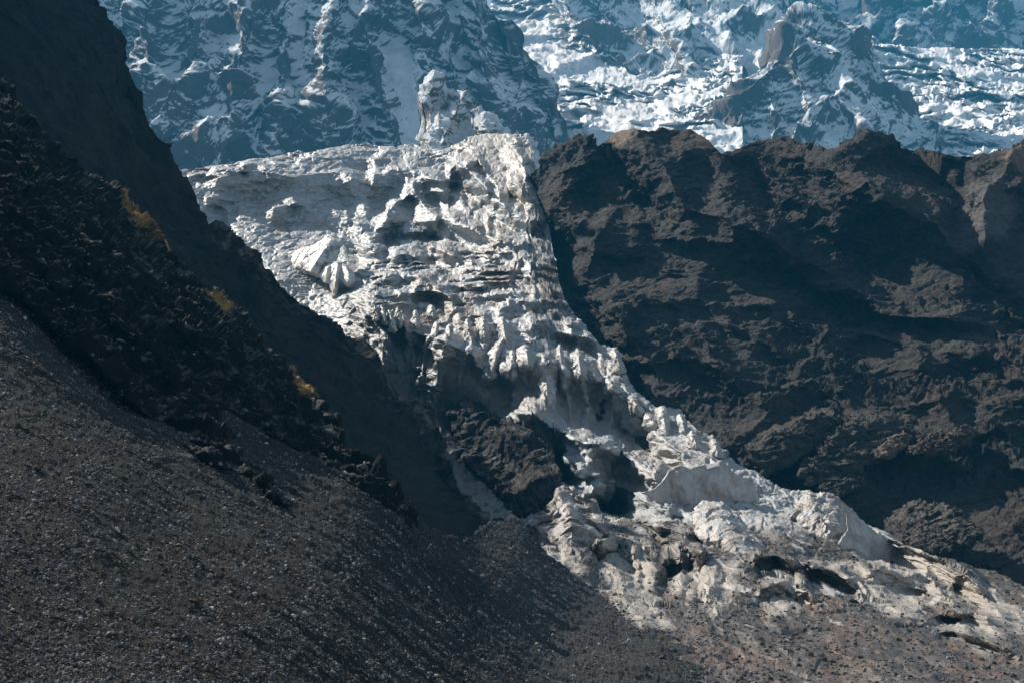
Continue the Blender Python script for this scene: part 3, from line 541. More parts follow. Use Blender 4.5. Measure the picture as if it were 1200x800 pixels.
def f_glacier(D, x, y):
    R = lambda *a: ridge(D, x, y, *a)
    # fluted buttresses and seracs hanging from the edge of the upper ice
    for p, wl, wr, h in (([(528, 372), (520, 400), (515, 440), (512, 470)], 14, 22, 55), ([(545, 378), (550, 400), (560, 430)], 10, 10, 36), ([(570, 370), (572, 392), (566, 412)], 12, 9, 40), ([(588, 368), (590, 395), (580, 430)], 12, 16, 50),
                         ([(602, 405), (598, 425), (590, 450)], 12, 12, 44), ([(640, 410), (638, 440), (640, 480), (650, 500)], 22, 16, 70), ([(655, 405), (660, 440), (668, 490)], 8, 12, 32), ([(678, 412), (682, 445), (690, 500)], 16, 16, 55), ([(625, 430), (612, 460), (608, 490)], 12, 12, 30),
                         ([(715, 450), (716, 480), (715, 530)], 12, 14, 34), ([(745, 480), (745, 510), (750, 545)], 12, 12, 24), ([(500, 400), (498, 440), (500, 470)], 10, 10, 26), ([(450, 375), (455, 400), (470, 430)], 10, 10, 28), ([(475, 370), (478, 400), (488, 430)], 9, 9, 30), ([(432, 350), (440, 390), (450, 430)], 10, 14, 26),
                         ([(720, 425), (735, 460), (760, 480), (800, 505), (840, 530)], 14, 10, 30), ([(555, 390), (545, 420), (540, 455)], 8, 10, 24), ([(618, 385), (622, 405), (628, 420)], 9, 9, 24), ([(660, 385), (675, 380), (690, 390)], 12, 12, 20),
                         # debris ridge near the top of the icefall
                         ([(575, 158), (560, 185), (578, 210), (590, 235)], 30, 22, 60), ([(600, 160), (612, 190), (620, 220), (628, 250)], 24, 8, 80), ([(545, 165), (555, 190), (560, 205)], 20, 16, 45), ([(525, 172), (540, 185), (552, 196)], 16, 10, 25),
                         # lower lobes
                         ([(650, 575), (690, 590), (740, 612), (800, 622)], 14, 26, 22), ([(625, 612), (640, 640), (650, 662)], 18, 18, 26), ([(668, 600), (672, 640), (690, 670)], 16, 16, 24), ([(705, 625), (715, 655), (735, 700), (755, 730)], 20, 18, 28), ([(760, 620), (765, 660), (770, 710)], 14, 14, 22),
                         ([(795, 640), (800, 665), (798, 690)], 9, 9, 34), ([(812, 650), (822, 680), (820, 720)], 12, 12, 30), ([(840, 655), (835, 690), (830, 730)], 10, 12, 24), ([(905, 600), (930, 650), (980, 680), (1030, 700)], 20, 16, 22), ([(890, 650), (920, 690), (940, 720)], 18, 14, 18), ([(960, 645), (1010, 660), (1080, 690), (1130, 715)], 26, 12, 22),
                         ([(1010, 680), (1040, 700), (1070, 720)], 16, 10, 14), ([(1120, 660), (1170, 690), (1220, 720)], 24, 16, 18), ([(860, 620), (900, 640), (940, 665)], 10, 10, -10), ([(700, 600), (712, 615), (722, 630)], 10, 10, -12), ([(745, 640), (752, 660), (756, 700)], 6, 6, -14), ([(785, 640), (784, 690)], 5, 5, -20), ([(808, 650), (810, 700)], 5, 5, -22),
                         ([(640, 640), (652, 610), (645, 600)], 6, 6, -12), ([(693, 640), (700, 665)], 6, 8, -14), ([(880, 700), (900, 735)], 10, 8, -8)):
        R(p, wl, wr, h)
def build_glacier():
    PX, PY = grid(196, 1285, D_top, D_bot, 1.0, .82, 560)
    base = Depth(D_pts)(PX, PY); P0 = rays(PX, PY) * base[..., None] * np.array([1, .28, 1])
    K = np.clip(np.abs(np.gradient(base, axis=0) / np.gradient(PY, axis=0)), 1.2, 24.0)
    up = sstep(430, 330, PY - .25 * np.abs(PX - 600)); low = sstep(560, 640, PY)
    wallm = poly_mask(PX, PY, [(425, 345), (455, 372), (500, 394), (555, 420), (600, 434), (640, 428), (690, 446), (735, 480), (775, 516), (840, 540), (800, 600), (640, 600), (520, 560), (430, 470)], 10)
    j1 = fbm(P0 / 60, 4, .55, seed=151); j2 = fbm(P0 / 60, 4, .55, seed=152)
    j3 = fbm(P0 / 14, 3, .6, seed=153); X = PX + j1 * (3 + 4 * low) + j3; Y = PY + j2 * 2.2 + j3 * .9
    midz = poly_mask(PX, PY, [(430, 300), (560, 268), (650, 285), (675, 380), (600, 395), (520, 370), (440, 345)], 25)
    D = np.zeros_like(base)
    FM = np.zeros_like(base)
    for c, L, a in CRESTS: crest(D, K, X, Y, c, L * (1.25 if c[0][1] < 340 else 1), a, FM=FM if L > 7 else None)
    f_glacier(D, X + j1 * 2, Y)
    # small crevasse steps: three sizes, patchy, bending with the flow
    lum = [(15, .65, 150), (8, .95, 80), (4.5, .8, 45)]
    bend = .10 * (PX - 430) - .0006 * (PX - 430) ** 2
    for i, (sp, a, ns) in enumerate(lum):
        ph = (PY - bend * 0 + sp * 1.9 * fbm(P0 * np.array([.75, 1, 1]) / ns, 4, .5, seed=160 + i) + .12 * PX * (1 if i % 2 else -.5)) / sp; fr = ph - np.floor(ph)
        sw = np.where(fr < .32, fr / .32, (1 - fr) / .68) - .5
        amp = sstep(-.2, .3, perlin(P0 * np.array([.6, 1, 1]) / (ns * .9), 170 + i)) * (1 - .9 * wallm) * (1 - .6 * low) * (1 - .9 * FM) * (.6 + .6 * midz)
        D += np.minimum(K, 9) * sp * sw * a * amp * .65
    P = rays(PX, PY) * (base - D)[..., None]; P = add_back(P, 10, 7); nb = 10
    Xp, Yp = padrows(PX, nb), padrows(PY, nb); wl_ = padrows(wallm, nb); lo = padrows(low, nb)
    n = soft_normals(P)
    P_ = P; P = P * np.array([1, .28, 1])        # depth is compressed for the noise, as the ice is seen at a grazing angle
    Qv = (P + 10 * fbm(P / 50, 3, seed=180)[..., None]) * np.array([1, .7, .28])     # fluting, drawn out down the faces
    Qi = P + 7 * fbm(P / 30, 3, seed=181)[..., None]
    steep = sstep(.75, .3, n[..., 2])
    dd = (ridged(Qv / 26, 3, .5, seed=182) - .8) * (.6 + 6.5 * wl_) * (.3 + steep) * (1 - lo) + (ridged(Qi / 60, 4, .5, seed=183) - .85) * (1.3 + 2.4 * lo) + facets(Qi / 26, 184) * (1.2 + 1.6 * lo) + facets(Qi / 11, 185) * (1.1 + .2 * lo) + facets(Qi / 5, 186) * .5 - 2.6 * sstep(.80, 1.0, ridged((P + 14 * fbm(P / 40, 3, seed=187)[..., None]) / 38, 1, seed=188)) * (1 - lo)
    mor = sstep(690, 745, Yp - .02 * (Xp - 900)); dd = dd * (1 - .78 * mor) * (1 - .30 * lo) + mor * (2.2 * fbm(P / 30, 4, seed=199) + 1.2 * (ridged(P / 22, 3, seed=189) - .8))
    P = P_ + n * dd[..., None]; n2 = normals(P); Preal = P; P = P * np.array([1, .28, 1])
    # --- what the surface is made of, plus shade painted in left of the outcrop
    ice = C3(.36, .375, .38) + 0 * P
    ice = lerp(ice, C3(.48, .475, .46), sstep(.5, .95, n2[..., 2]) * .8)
    ice = ice * (1 + .10 * fbm(P / 25, 4, seed=190)[..., None])
    dirt = C3(.29, .245, .205) * (1 + .2 * fbm(P / 12, 3, seed=191)[..., None]); rub = C3(.082, .066, .054) * (1 + .35 * fbm(P / 6, 4, seed=192)[..., None])
    wallc = C3(.36, .335, .315) * (1 + .2 * fbm(Qv / 16, 4, seed=193)[..., None])
    a = fbm(P / 70, 5, .6, seed=194); b_ = fbm(P / 22, 5, .6, seed=195)
    zone = .25 * poly_mask(Xp, Yp, [(500, 270), (600, 262), (650, 290), (665, 370), (600, 390), (540, 370), (480, 330)], 25) + .45 * poly_mask(Xp, Yp, [(480, 340), (540, 360), (600, 385), (610, 425), (560, 420), (430, 370)], 12) + .15 * poly_mask(Xp, Yp, [(590, 240), (650, 250), (720, 420), (680, 400), (630, 330)], 12) + .38 * sstep(600, 640, Yp)
    col = lerp(ice, dirt, np.clip(sstep(.35, .8, zone + .55 * a + .35 * b_ + .17) + .25 * lo, 0, 1))
    streak = sstep(.15, .5, fbm(P * np.array([1, 1, .22]) / 14, 4, seed=196)) * steep; col = lerp(col, C3(.22, .20, .185), streak * .5)
    warp_ = fbm(P / 45, 3, seed=202) * 9; band = sstep(.0, .45, fbm(np.stack([P[..., 0] / 90, P[..., 1] / 40, (P[..., 2] + warp_) / 7], -1), 4, .6, seed=203)); col = lerp(col, C3(.24, .215, .19), band * .42 * (1 - lo))
    col = lerp(col, wallc, wl_ * .8)
    blue = poly_mask(Xp, Yp, [(588, 480), (660, 500), (700, 520), (690, 560), (650, 545), (620, 505)], 10) + poly_mask(Xp, Yp, [(690, 500), (725, 505), (730, 530), (700, 525)], 8) + poly_mask(Xp, Yp, [(650, 545), (720, 565), (790, 595), (800, 610), (730, 600), (660, 570)], 8) + poly_mask(Xp, Yp, [(430, 262), (530, 262), (520, 290), (440, 290)], 8) * .5
    col = lerp(col, C3(.27, .34, .38), np.clip(blue, 0, 1) * .45)
    dk = poly_mask(Xp + 8 * a, Yp + 5 * b_, [(430, 345), (500, 400), (530, 440), (572, 472), (622, 545), (628, 606), (606, 640), (590, 700), (480, 640), (415, 420), (400, 360)], 14); col = lerp(col, C3(.05, .048, .048), np.clip(dk, 0, 1) * .92)  # dark rock foot; the gully's shade is put into the colour as well
    cream = poly_mask(Xp, Yp, [(520, 172), (560, 156), (622, 158), (630, 210), (625, 250), (600, 240), (575, 215), (545, 190)], 5); col = lerp(col, C3(.46, .41, .35), cream * .8)
    barec = C3(.40, .355, .30) * (1 + .12 * fbm(P / 10, 4, seed=198)[..., None])
    rubz = poly_mask(Xp + 6 * b_, Yp + 6 * a, [(620, 608), (655, 572), (690, 585), (740, 608), (780, 612), (860, 618), (1290, 640), (1290, 950), (600, 950), (560, 640)], 6)
    bare = np.zeros_like(a)
    for pg in ([(612, 618), (650, 608), (665, 640), (690, 660), (680, 675), (640, 655)], [(675, 600), (705, 598), (710, 618), (690, 640), (670, 625)], [(705, 630), (760, 630), (765, 680), (740, 700), (715, 680), (700, 655)], [(790, 640), (812, 645), (812, 700), (790, 695)], [(815, 655), (870, 650), (860, 700), (835, 735), (818, 700)], [(730, 700), (770, 700), (790, 735), (750, 735)], [(895, 660), (925, 655), (960, 705), (935, 715), (905, 690)], [(940, 650), (1000, 660), (1080, 675), (1085, 715), (1040, 722), (1000, 690)], [(1000, 612), (1060, 640), (1160, 690), (1210, 720), (1195, 735), (1120, 712), (1060, 680), (1000, 650)], [(1078, 722), (1165, 720), (1180, 738), (1170, 745), (1120, 735)], [(1095, 732), (1140, 745), (1195, 770), (1150, 762)], [(890, 700), (915, 700), (930, 722), (900, 722)]):
        bare = np.maximum(bare, poly_mask(Xp + 7 * b_, Yp + 6 * a, pg, 5))
    col = lerp(col, barec, bare * .85)
    rz = np.clip(rubz * (1 - .85 * bare) * sstep(-.35, .05, b_ + .5 * mor + .32), 0, 1)
    brown = sstep(-.1, .35, fbm(P / 30, 5, .6, seed=197)) * sstep(640, 720, Yp); rub = lerp(rub, C3(.115, .076, .052), brown)
    col = lerp(col, rub, rz)
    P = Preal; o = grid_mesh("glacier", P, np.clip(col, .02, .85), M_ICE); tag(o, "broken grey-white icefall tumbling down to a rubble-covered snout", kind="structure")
    REG['glacier'] = (PX, PY, P[:PX.shape[0]], n2[:PX.shape[0]], rz[:PX.shape[0]])
build_glacier(); print("glacier", time.time() - T0)

# ================================================================== SEPARATE ICE BLOCKS AND OUTCROPS (closed solids)
D_depth = Depth(D_pts)
def star_solid(name, label, cat, outline, dfun, mat, colf, lift=10, tilt=None, thick=18, back=60, ns=20, amp=3.0, feats=None, seed=0, na=260, nr=90, jag=2.0, dome=.5, st=(1, 1, .7), gx=0.0):
    O = np.array(outline, float); O = np.vstack([O, O[:1]]); L = np.concatenate([[0], np.cumsum(np.hypot(*np.diff(O, axis=0).T))]); tt = np.linspace(0, L[-1], na + 1)[:-1]
    ox = np.interp(tt, L, O[:, 0]); oy = np.interp(tt, L, O[:, 1]); cx, cy = ox.mean(), oy.mean()
    size = np.hypot(ox - cx, oy - cy).mean(); size_m = size * dfun(np.array(cx), np.array(cy)) / F
    ang = np.stack([ox, oy, 0 * ox], -1)
    jn = fbm(ang / 14 + seed, 4, .6, seed=seed)
    rr = np.hypot(ox - cx, oy - cy); ox = ox + (ox - cx) / rr * jn * jag; oy = oy + (oy - cy) / rr * jn * jag
    r = np.linspace(0.02, 1, nr)[:, None]
    PX = cx + (ox - cx)[None] * r; PY = cy + (oy - cy)[None] * r
    if tilt is None: base = dfun(PX, PY) - lift
    else: base = float(dfun(np.array(cx), np.array(cy))) - lift + tilt * (cy - PY)
    base = base + gx * (PX - cx)
    prof = (1 - r ** 2.2) ** dome
    D = np.zeros_like(PX)
    if feats: feats(D, PX, PY)
    f = base - thick * prof - D * np.minimum(1, (1 - r) * 5)
    bk = base + back * (1 - r ** 2.5) ** .5
    Pf = rays(PX, PY) * f[..., None]; Pb = (rays(PX, PY) * bk[..., None])[::-1][1:]
    P = np.concatenate([Pf, Pb], 0); P = np.concatenate([P, P[:, :1]], 1)       # one closed loop of rings
    n = np.cross(np.gradient(P, axis=1), np.gradient(P, axis=0)); n /= np.linalg.norm(n, axis=-1, keepdims=True) + 1e-9
    n[..., :] = np.where((n[nr // 2] * rays(np.array(cx), np.array(cy))).sum(-1).mean() > 0, -n, n)
    Q = (P + ns * .3 * fbm(P / ns / 1.5, 3, seed=seed + 1)[..., None]) * np.array(st)
    P = P + n * (amp * ((ridged(Q / (ns * 1.3), 3, .45, seed=seed + 2) - .85) * .8 + facets(Q / (ns * .7), seed + 3) * .8 + facets(Q / (ns * .3), seed + 4) * .35))[..., None]
    n2 = np.cross(np.gradient(P, axis=1), np.gradient(P, axis=0)); n2 /= np.linalg.norm(n2, axis=-1, keepdims=True) + 1e-9
    n2 = np.where(n2[..., 2:3] < -.2, -n2, n2)
    V = P[:, :-1]; m, k = V.shape[:2]; idx = np.arange(m * k).reshape(m, k); nx = np.roll(idx, -1, 1)
    q = np.stack([idx[:-1], idx[1:], nx[1:], nx[:-1]], -1).reshape(-1, 4)
    caps = []
    col = colf(V, n2[:, :-1]); Vv = V.reshape(-1, 3); Cc = np.clip(col, .015, .85).reshape(-1, 3)
    c0, c1 = V[0].mean(0), V[-1].mean(0); Vv = np.vstack([Vv, c0, c1]); Cc = np.vstack([Cc, Cc[0], Cc[-1]])
    a = m * k; t0 = np.stack([np.full(k // 2, a), idx[0, 0::2][:k // 2], idx[0, 1::2][:k // 2], np.roll(idx[0, 0::2], -1)[:k // 2]], -1)
    t1 = np.stack([np.full(k // 2, a + 1), np.roll(idx[-1, 0::2], -1)[:k // 2], idx[-1, 1::2][:k // 2], idx[-1, 0::2][:k // 2]], -1)
    o = raw_mesh(name, Vv, np.vstack([q, t0, t1]), Cc, mat); tag(o, label, cat); return o
def c_ice(dirt=.3, dcol=C3(.30, .255, .215), base=C3(.40, .405, .40), s=0):
    def f(P, n):
        c = base * (1 + .1 * fbm(P / 14, 4, seed=200 + s)[..., None]); g = sstep(.55 - dirt, 1.0 - dirt * .8, .5 + fbm(P / 18, 5, .6, seed=210 + s) * .6)
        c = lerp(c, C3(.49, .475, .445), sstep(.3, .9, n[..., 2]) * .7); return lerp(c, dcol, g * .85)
    return f
def c_rock(base=C3(.045, .042, .040), top=C3(.13, .115, .10), s=0, tk=.7):
    def f(P, n):
        c = base * (1 + .35 * fbm(P / 20, 4, seed=220 + s)[..., None] + .25 * fbm(P / 4, 3, seed=221 + s)[..., None])
        return lerp(c, top, sstep(.45, .85, n[..., 2] + .25 * fbm(P / 7, 3, seed=222 + s)) * tk)  # upward faces made paler in the colour, to look sunlit
    return f
def fe(*rs):
    def f(D, x, y):
        for r in rs: ridge(D, x, y, *r)
    return f
star_solid("ice_fin", "tall smooth grey ice fin with a thin bright crest, standing over the shaded hollow", "ice fin", [(752, 577), (760, 574), (769, 571), (778, 562), (785, 550), (790, 545), (798, 544), (808, 549), (818, 545), (832, 541), (846, 538), (856, 548), (868, 557), (884, 566), (890, 585), (868, 598), (840, 602), (814, 602), (803, 593), (790, 597), (770, 590)], D_depth, M_ICE, c_ice(.18, base=C3(.44, .43, .42), s=1), lift=60, tilt=-.1, gx=.5, thick=6, back=30, ns=26, amp=.8, jag=1.2, seed=301, dome=.35,
    feats=fe(([(842, 540), (845, 560), (838, 598)], 26, 26, 14), ([(792, 548), (800, 570), (815, 600)], 12, 30, 7)))
star_solid("ice_block", "pale rounded ice nose sloping down to the right below the fin, its top sunlit", "ice block", [(811, 601), (816, 592), (826, 587), (836, 586), (847, 588), (857, 595), (866, 606), (878, 620), (893, 636), (906, 652), (892, 664), (872, 664), (850, 652), (834, 640), (816, 628), (812, 614)], D_depth, M_ICE, c_ice(.3, s=2), lift=45, tilt=1.5, thick=24, back=30, ns=24, amp=1.6, jag=1.5, seed=302, dome=.85, feats=fe(([(826, 590), (850, 610), (885, 650)], 26, 20, 8),))
star_solid("ice_block", "big bright ice block with a pitted sunlit face, right of the smooth grey bowl", "ice block", [(927, 606), (931, 594), (938, 582), (946, 574), (962, 577), (978, 578), (985, 588), (994, 600), (997, 614), (990, 626), (978, 632), (986, 642), (960, 644), (946, 636), (936, 622)], D_depth, M_ICE, c_ice(.28, s=3), lift=60, tilt=1.3, thick=30, back=30, ns=18, amp=2.2, jag=1.6, seed=303, dome=.85, feats=fe(([(976, 580), (988, 605), (972, 635)], 34, 14, 14),))
star_solid("ice_ridge", "smooth shaded ice ridge running down to the right from the pitted block", "ice ridge", [(980, 580), (992, 590), (1005, 604), (1018, 616), (1036, 630), (1056, 644), (1080, 660), (1100, 672), (1070, 674), (1040, 670), (1010, 662), (988, 650), (982, 636), (992, 620), (990, 600)], D_depth, M_ICE, c_ice(.25, base=C3(.42, .41, .40), s=4), lift=28, tilt=.3, gx=.8, thick=10, back=26, ns=22, amp=1.1, jag=1.0, seed=304, dome=.4)
star_solid("ice_pinnacle", "slanting cream-coloured ice pinnacle on the left edge of the icefall", "ice pinnacle", [(318, 303), (330, 298), (345, 295), (362, 288), (378, 281), (386, 274), (393, 273), (399, 282), (406, 293), (410, 306), (398, 312), (384, 312), (374, 326), (360, 322), (345, 316), (330, 310)], D_depth, M_ICE, c_ice(.12, dcol=C3(.2, .17, .15), base=C3(.66, .64, .60), s=5), lift=60, tilt=2.2, gx=-1.6, thick=20, back=40, ns=30, amp=1.5, jag=1.0, seed=305, feats=fe(([(392, 275), (376, 300), (362, 322)], 30, 14, 36), ([(360, 290), (350, 318)], 12, 8, 14)))
star_solid("ice_pinnacle", "fluted pale ice pinnacle with finger-like lobes below the slanting one", "ice pinnacle", [(374, 322), (379, 312), (388, 306), (398, 306), (407, 311), (414, 319), (416, 329), (410, 338), (404, 334), (399, 331), (395, 345), (389, 343), (386, 333), (380, 331)], D_depth, M_ICE, c_ice(.05, base=C3(.66, .64, .60), s=6), lift=75, tilt=1.2, gx=-1.0, thick=20, back=30, ns=18, amp=1.0, jag=.8, seed=306, na=200, nr=60, feats=fe(([(396, 306), (392, 342)], 7, 4, 22), ([(408, 312), (409, 336)], 8, 4, 20), ([(384, 310), (381, 330)], 6, 5, 14)))
star_solid("ice_pinnacle", "small isolated pale ice tooth on the dark icefall edge", "ice pinnacle", [(399, 358), (402, 349), (406, 346), (409, 349), (406, 356), (402, 362)], D_depth, M_ICE, c_ice(.05, s=7), lift=60, tilt=1, thick=8, back=10, ns=10, amp=1.0, jag=.6, seed=307, na=80, nr=24)
star_solid("rock_dome", "rounded dark boulder dome beside the lower right edge of the ice", "rock", [(1034, 622), (1040, 608), (1050, 598), (1060, 591), (1075, 588), (1095, 588), (1112, 591), (1124, 598), (1136, 609), (1150, 619), (1153, 628), (1140, 638), (1120, 648), (1090, 650), (1060, 645), (1042, 636)], E_depth, M_ROCK, c_rock(s=1, top=C3(.17, .145, .125)), lift=60, tilt=1.6, gx=-.8, thick=30, back=40, ns=16, amp=2.6, jag=2.5, seed=311, feats=fe(([(1075, 590), (1062, 610), (1050, 635)], 20, 30, 10),))
star_solid("rock_slab", "long tilted rock slab low on the dark hill, left one of the pair", "rock", [(865, 531), (880, 521), (897, 511), (920, 501), (942, 489), (962, 483), (984, 481), (994, 490), (978, 500), (990, 508), (965, 521), (940, 533), (915, 548), (895, 556), (876, 546)], E_depth, M_ROCK, c_rock(C3(.055, .051, .048), s=2, tk=.8), lift=75, tilt=1.6, thick=26, back=50, ns=16, amp=4.2, jag=3, seed=312, st=(.5, .6, 1.6), feats=fe(([(870, 530), (930, 500), (985, 484)], 16, 26, 16),))
star_solid("rock_slab", "broad tilted rock slab low on the dark hill, right one of the pair", "rock", [(978, 500), (1000, 490), (1028, 486), (1050, 488), (1068, 499), (1070, 512), (1045, 536), (1012, 550), (978, 566), (950, 566), (932, 556), (950, 535)], E_depth, M_ROCK, c_rock(C3(.055, .051, .048), s=3, tk=.7), lift=75, tilt=1.6, thick=24, back=50, ns=18, amp=4.2, jag=3, seed=313, st=(.5, .6, 1.6), feats=fe(([(950, 550), (985, 505), (1045, 488)], 14, 30, 18),))
star_solid("rock_ledge", "small tan rock ledge with a sunlit top between the slabs", "rock", [(1022, 528), (1034, 519), (1048, 511), (1058, 505), (1070, 511), (1062, 524), (1045, 534), (1028, 538)], E_depth, M_ROCK, c_rock(C3(.10, .08, .065), C3(.24, .18, .14), s=4, tk=1), lift=95, tilt=2.0, thick=16, back=30, ns=12, amp=2.5, jag=1.5, seed=314, na=160, nr=50)
star_solid("rock_ledge", "reddish jagged rock ledge right of the tan one", "rock", [(1060, 531), (1072, 520), (1088, 509), (1102, 503), (1110, 512), (1122, 502), (1134, 499), (1142, 508), (1136, 520), (1112, 530), (1085, 534)], E_depth, M_ROCK, c_rock(C3(.06, .045, .038), C3(.19, .14, .115), s=5, tk=.9), lift=75, tilt=1.8, thick=18, back=30, ns=13, amp=3.5, jag=3, seed=315, na=180, nr=60)
star_solid("rock_ledge", "low dark ledge just above the bright pitted ice block", "rock", [(958, 572), (968, 562), (984, 556), (1000, 554), (1012, 560), (1010, 574), (992, 582), (972, 580)], E_depth, M_ROCK, c_rock(s=6), lift=50, tilt=1.5, thick=14, back=30, ns=11, amp=2.6, jag=2, seed=316, na=140, nr=46)
star_solid("rock_outcrop", "dark knobbly rock outcrop below the middle of the icefall", "rock outcrop", [(526, 478), (532, 467), (545, 464), (556, 468), (570, 480), (592, 494), (612, 500), (632, 508), (642, 522), (652, 545), (654, 580), (648, 604), (620, 612), (600, 600), (580, 570), (556, 552), (536, 522)], D_depth, M_ROCK, c_rock(C3(.035, .032, .031), C3(.16, .15, .14), s=7, tk=.6), lift=35, thick=40, back=70, ns=30, amp=5.0, jag=5, seed=317, na=360, nr=140, feats=fe(([(532, 468), (580, 500), (640, 520)], 20, 34, 18),))
star_solid("ice_hummock", "rubble-topped ice hummock below the dark outcrop, its left flank pale", "ice hummock", [(608, 618), (620, 610), (636, 604), (648, 590), (654, 574), (664, 571), (680, 580), (700, 592), (714, 606), (712, 626), (694, 648), (676, 668), (652, 660), (630, 644)], D_depth, M_ICE, c_ice(.42, dcol=C3(.13, .11, .095), base=C3(.40, .36, .315), s=8), lift=30, tilt=1.7, thick=30, back=60, ns=34, amp=3.4, jag=3, seed=318, na=320, nr=120, feats=fe(([(655, 575), (668, 600), (672, 640)], 22, 10, 16), ([(625, 612), (640, 650)], 12, 10, 10)))
# the teeth along the broken edge of the icefall: (x, y of the tip, width, height, lean, label)
def tooth(x, y, w_, h_, lean, label, seed, clean=.1, lift=30, gx=-.9):
    rs = np.random.RandomState(seed); L_, R_ = [], []
    for k, f in enumerate((.12, .3, .5, .72, .95)):
        ww = w_ * .5 * (.35 + .75 * f ** .7) * rs.uniform(.85, 1.15); cx = x + lean * h_ * f
        L_.append((cx - ww * rs.uniform(.8, 1.2), y + h_ * f)); R_.append((cx + ww * rs.uniform(.8, 1.2), y + h_ * f))
    out = [(x - w_ * .08, y)] + [(x + w_ * .1, y + .5)] + R_ + [(x + lean * h_, y + h_ * 1.05)] + L_[::-1]
    star_solid("ice_serac", label, "serac", out, D_depth, M_ICE, c_ice(clean, base=C3(.42, .415, .40), s=seed % 9), lift=lift, tilt=.9, gx=gx, thick=w_ * .8, back=w_ * 1.6, ns=max(9, w_ * .9), amp=.9 + w_ * .03, jag=.8, seed=seed, na=110, nr=36, dome=.6,
        feats=fe(([(x, y), (x + lean * h_ * .5 + w_ * .08, y + h_ * .5), (x + lean * h_ + w_ * .1, y + h_)], w_ * .7, w_ * .3, w_ * .7),))
for k, t in enumerate([(437, 351, 9, 26, .2, "leftmost small ice tooth under the fluted pinnacle"), (447, 357, 8, 24, .2, "narrow ice tooth second from the left on the dark edge"), (456, 364, 10, 26, .2, "ice tooth third from the left on the dark edge"), (466, 360, 8, 24, .1, "slim ice tooth beside the small lit saddle"),
    (487, 363, 12, 24, .0, "stubby ice tooth above the first shaded face"), (505, 357, 13, 18, .1, "low bright ice cap at the top of the broken edge"), (512, 376, 11, 34, -.15, "sharp leaning serac at the head of the long shaded face"), (527, 379, 17, 40, -.1, "tall pale serac with a sunlit left side above the long shaded face"),
    (547, 373, 12, 34, .1, "slender serac standing next to the tall pale one"), (566, 371, 16, 34, .0, "blue-grey serac in the middle of the broken edge"), (588, 370, 18, 42, .1, "brown-stained serac with a pointed top"), (584, 404, 16, 40, -.3, "lit serac curling down to the left below the stained one"),
    (600, 410, 12, 34, .0, "small serac wedged left of the big rounded buttress"), (616, 405, 30, 30, .0, "big rounded ice buttress with a striped sunlit crown"), (637, 414, 20, 62, .05, "long smooth ice pillar below the rounded buttress"), (655, 404, 12, 30, .1, "thin pale serac right of the long pillar"),
    (677, 413, 24, 34, .05, "pyramid-shaped serac with a bright left face"), (719, 406, 15, 32, .25, "smooth rounded serac on the right margin against the dark rock"), (692, 432, 16, 16, .4, "small dirty block right below the pyramid serac"), (712, 441, 18, 20, .4, "tilted dirty ice block on the shaded crest"),
    (738, 462, 22, 26, .5, "gravel-topped ice block half way down the right margin"), (756, 480, 24, 26, .5, "striped debris-covered ice block below the gravel-topped one"), (775, 476, 24, 40, .1, "whitish knobbly serac cluster near the dark rock notch"), (797, 484, 16, 30, .2, "small rounded serac at the right margin notch"),
    (812, 506, 24, 22, .1, "square white ice block on the lower right margin"), (836, 514, 20, 24, .2, "bright ice lump directly above the grey fin")]):
    tooth(*t[:5], t[5], 600 + k)
print("solids", time.time() - T0)

# ================================================================== STONES
ICO = None
def ico(sub, seed, squash=(1, 1, 1), fac=.35):
    import bmesh
    bm = bmesh.new(); bmesh.ops.create_icosphere(bm, subdivisions=sub, radius=1)
    V = np.array([v.co[:] for v in bm.verts]); q = np.array([[v.index for v in f.verts] for f in bm.faces]); bm.free()
    rs = np.random.RandomState(seed)
    for _ in range(7):      # cut flat faces
        d = rs.normal(size=3); d /= np.linalg.norm(d); k = rs.uniform(.45, .8); t = V @ d; V = V - np.maximum(t - k, 0)[:, None] * d
    V = V * (1 + .18 * fbm(V * 1.3 + seed, 3, seed=seed)[:, None]) * np.array(squash)
    return V, q
def sample(reg, n, seed, wfun):
    PX, PY, P, N = REG[reg][:4]; rs = np.random.RandomState(seed); nv, nu = PX.shape; out = []
    i = rs.randint(0, nv - 1, n * 3); j = rs.randint(0, nu - 1, n * 3); a = rs.rand(n * 3, 1); b = rs.rand(n * 3, 1)
    X = PX[i, j]; Y = PY[i, j]; cell = np.abs(PY[i, j] - PY[np.minimum(i + 1, nv - 1), j]); wv = wfun(X, Y, i, j) * cell / cell.max()
    k = (rs.rand(n * 3) < wv) & (X > -20) & (X < 1220) & (Y < 820) & (Y > 0); i, j, a, b = i[k][:n], j[k][:n], a[k][:n], b[k][:n]
    p = P[i, j] * (1 - a) * (1 - b) + P[i, j + 1] * a * (1 - b) + P[i + 1, j] * (1 - a) * b + P[i + 1, j + 1] * a * b
    return p, N[i, j], PX[i, j], PY[i, j], rs
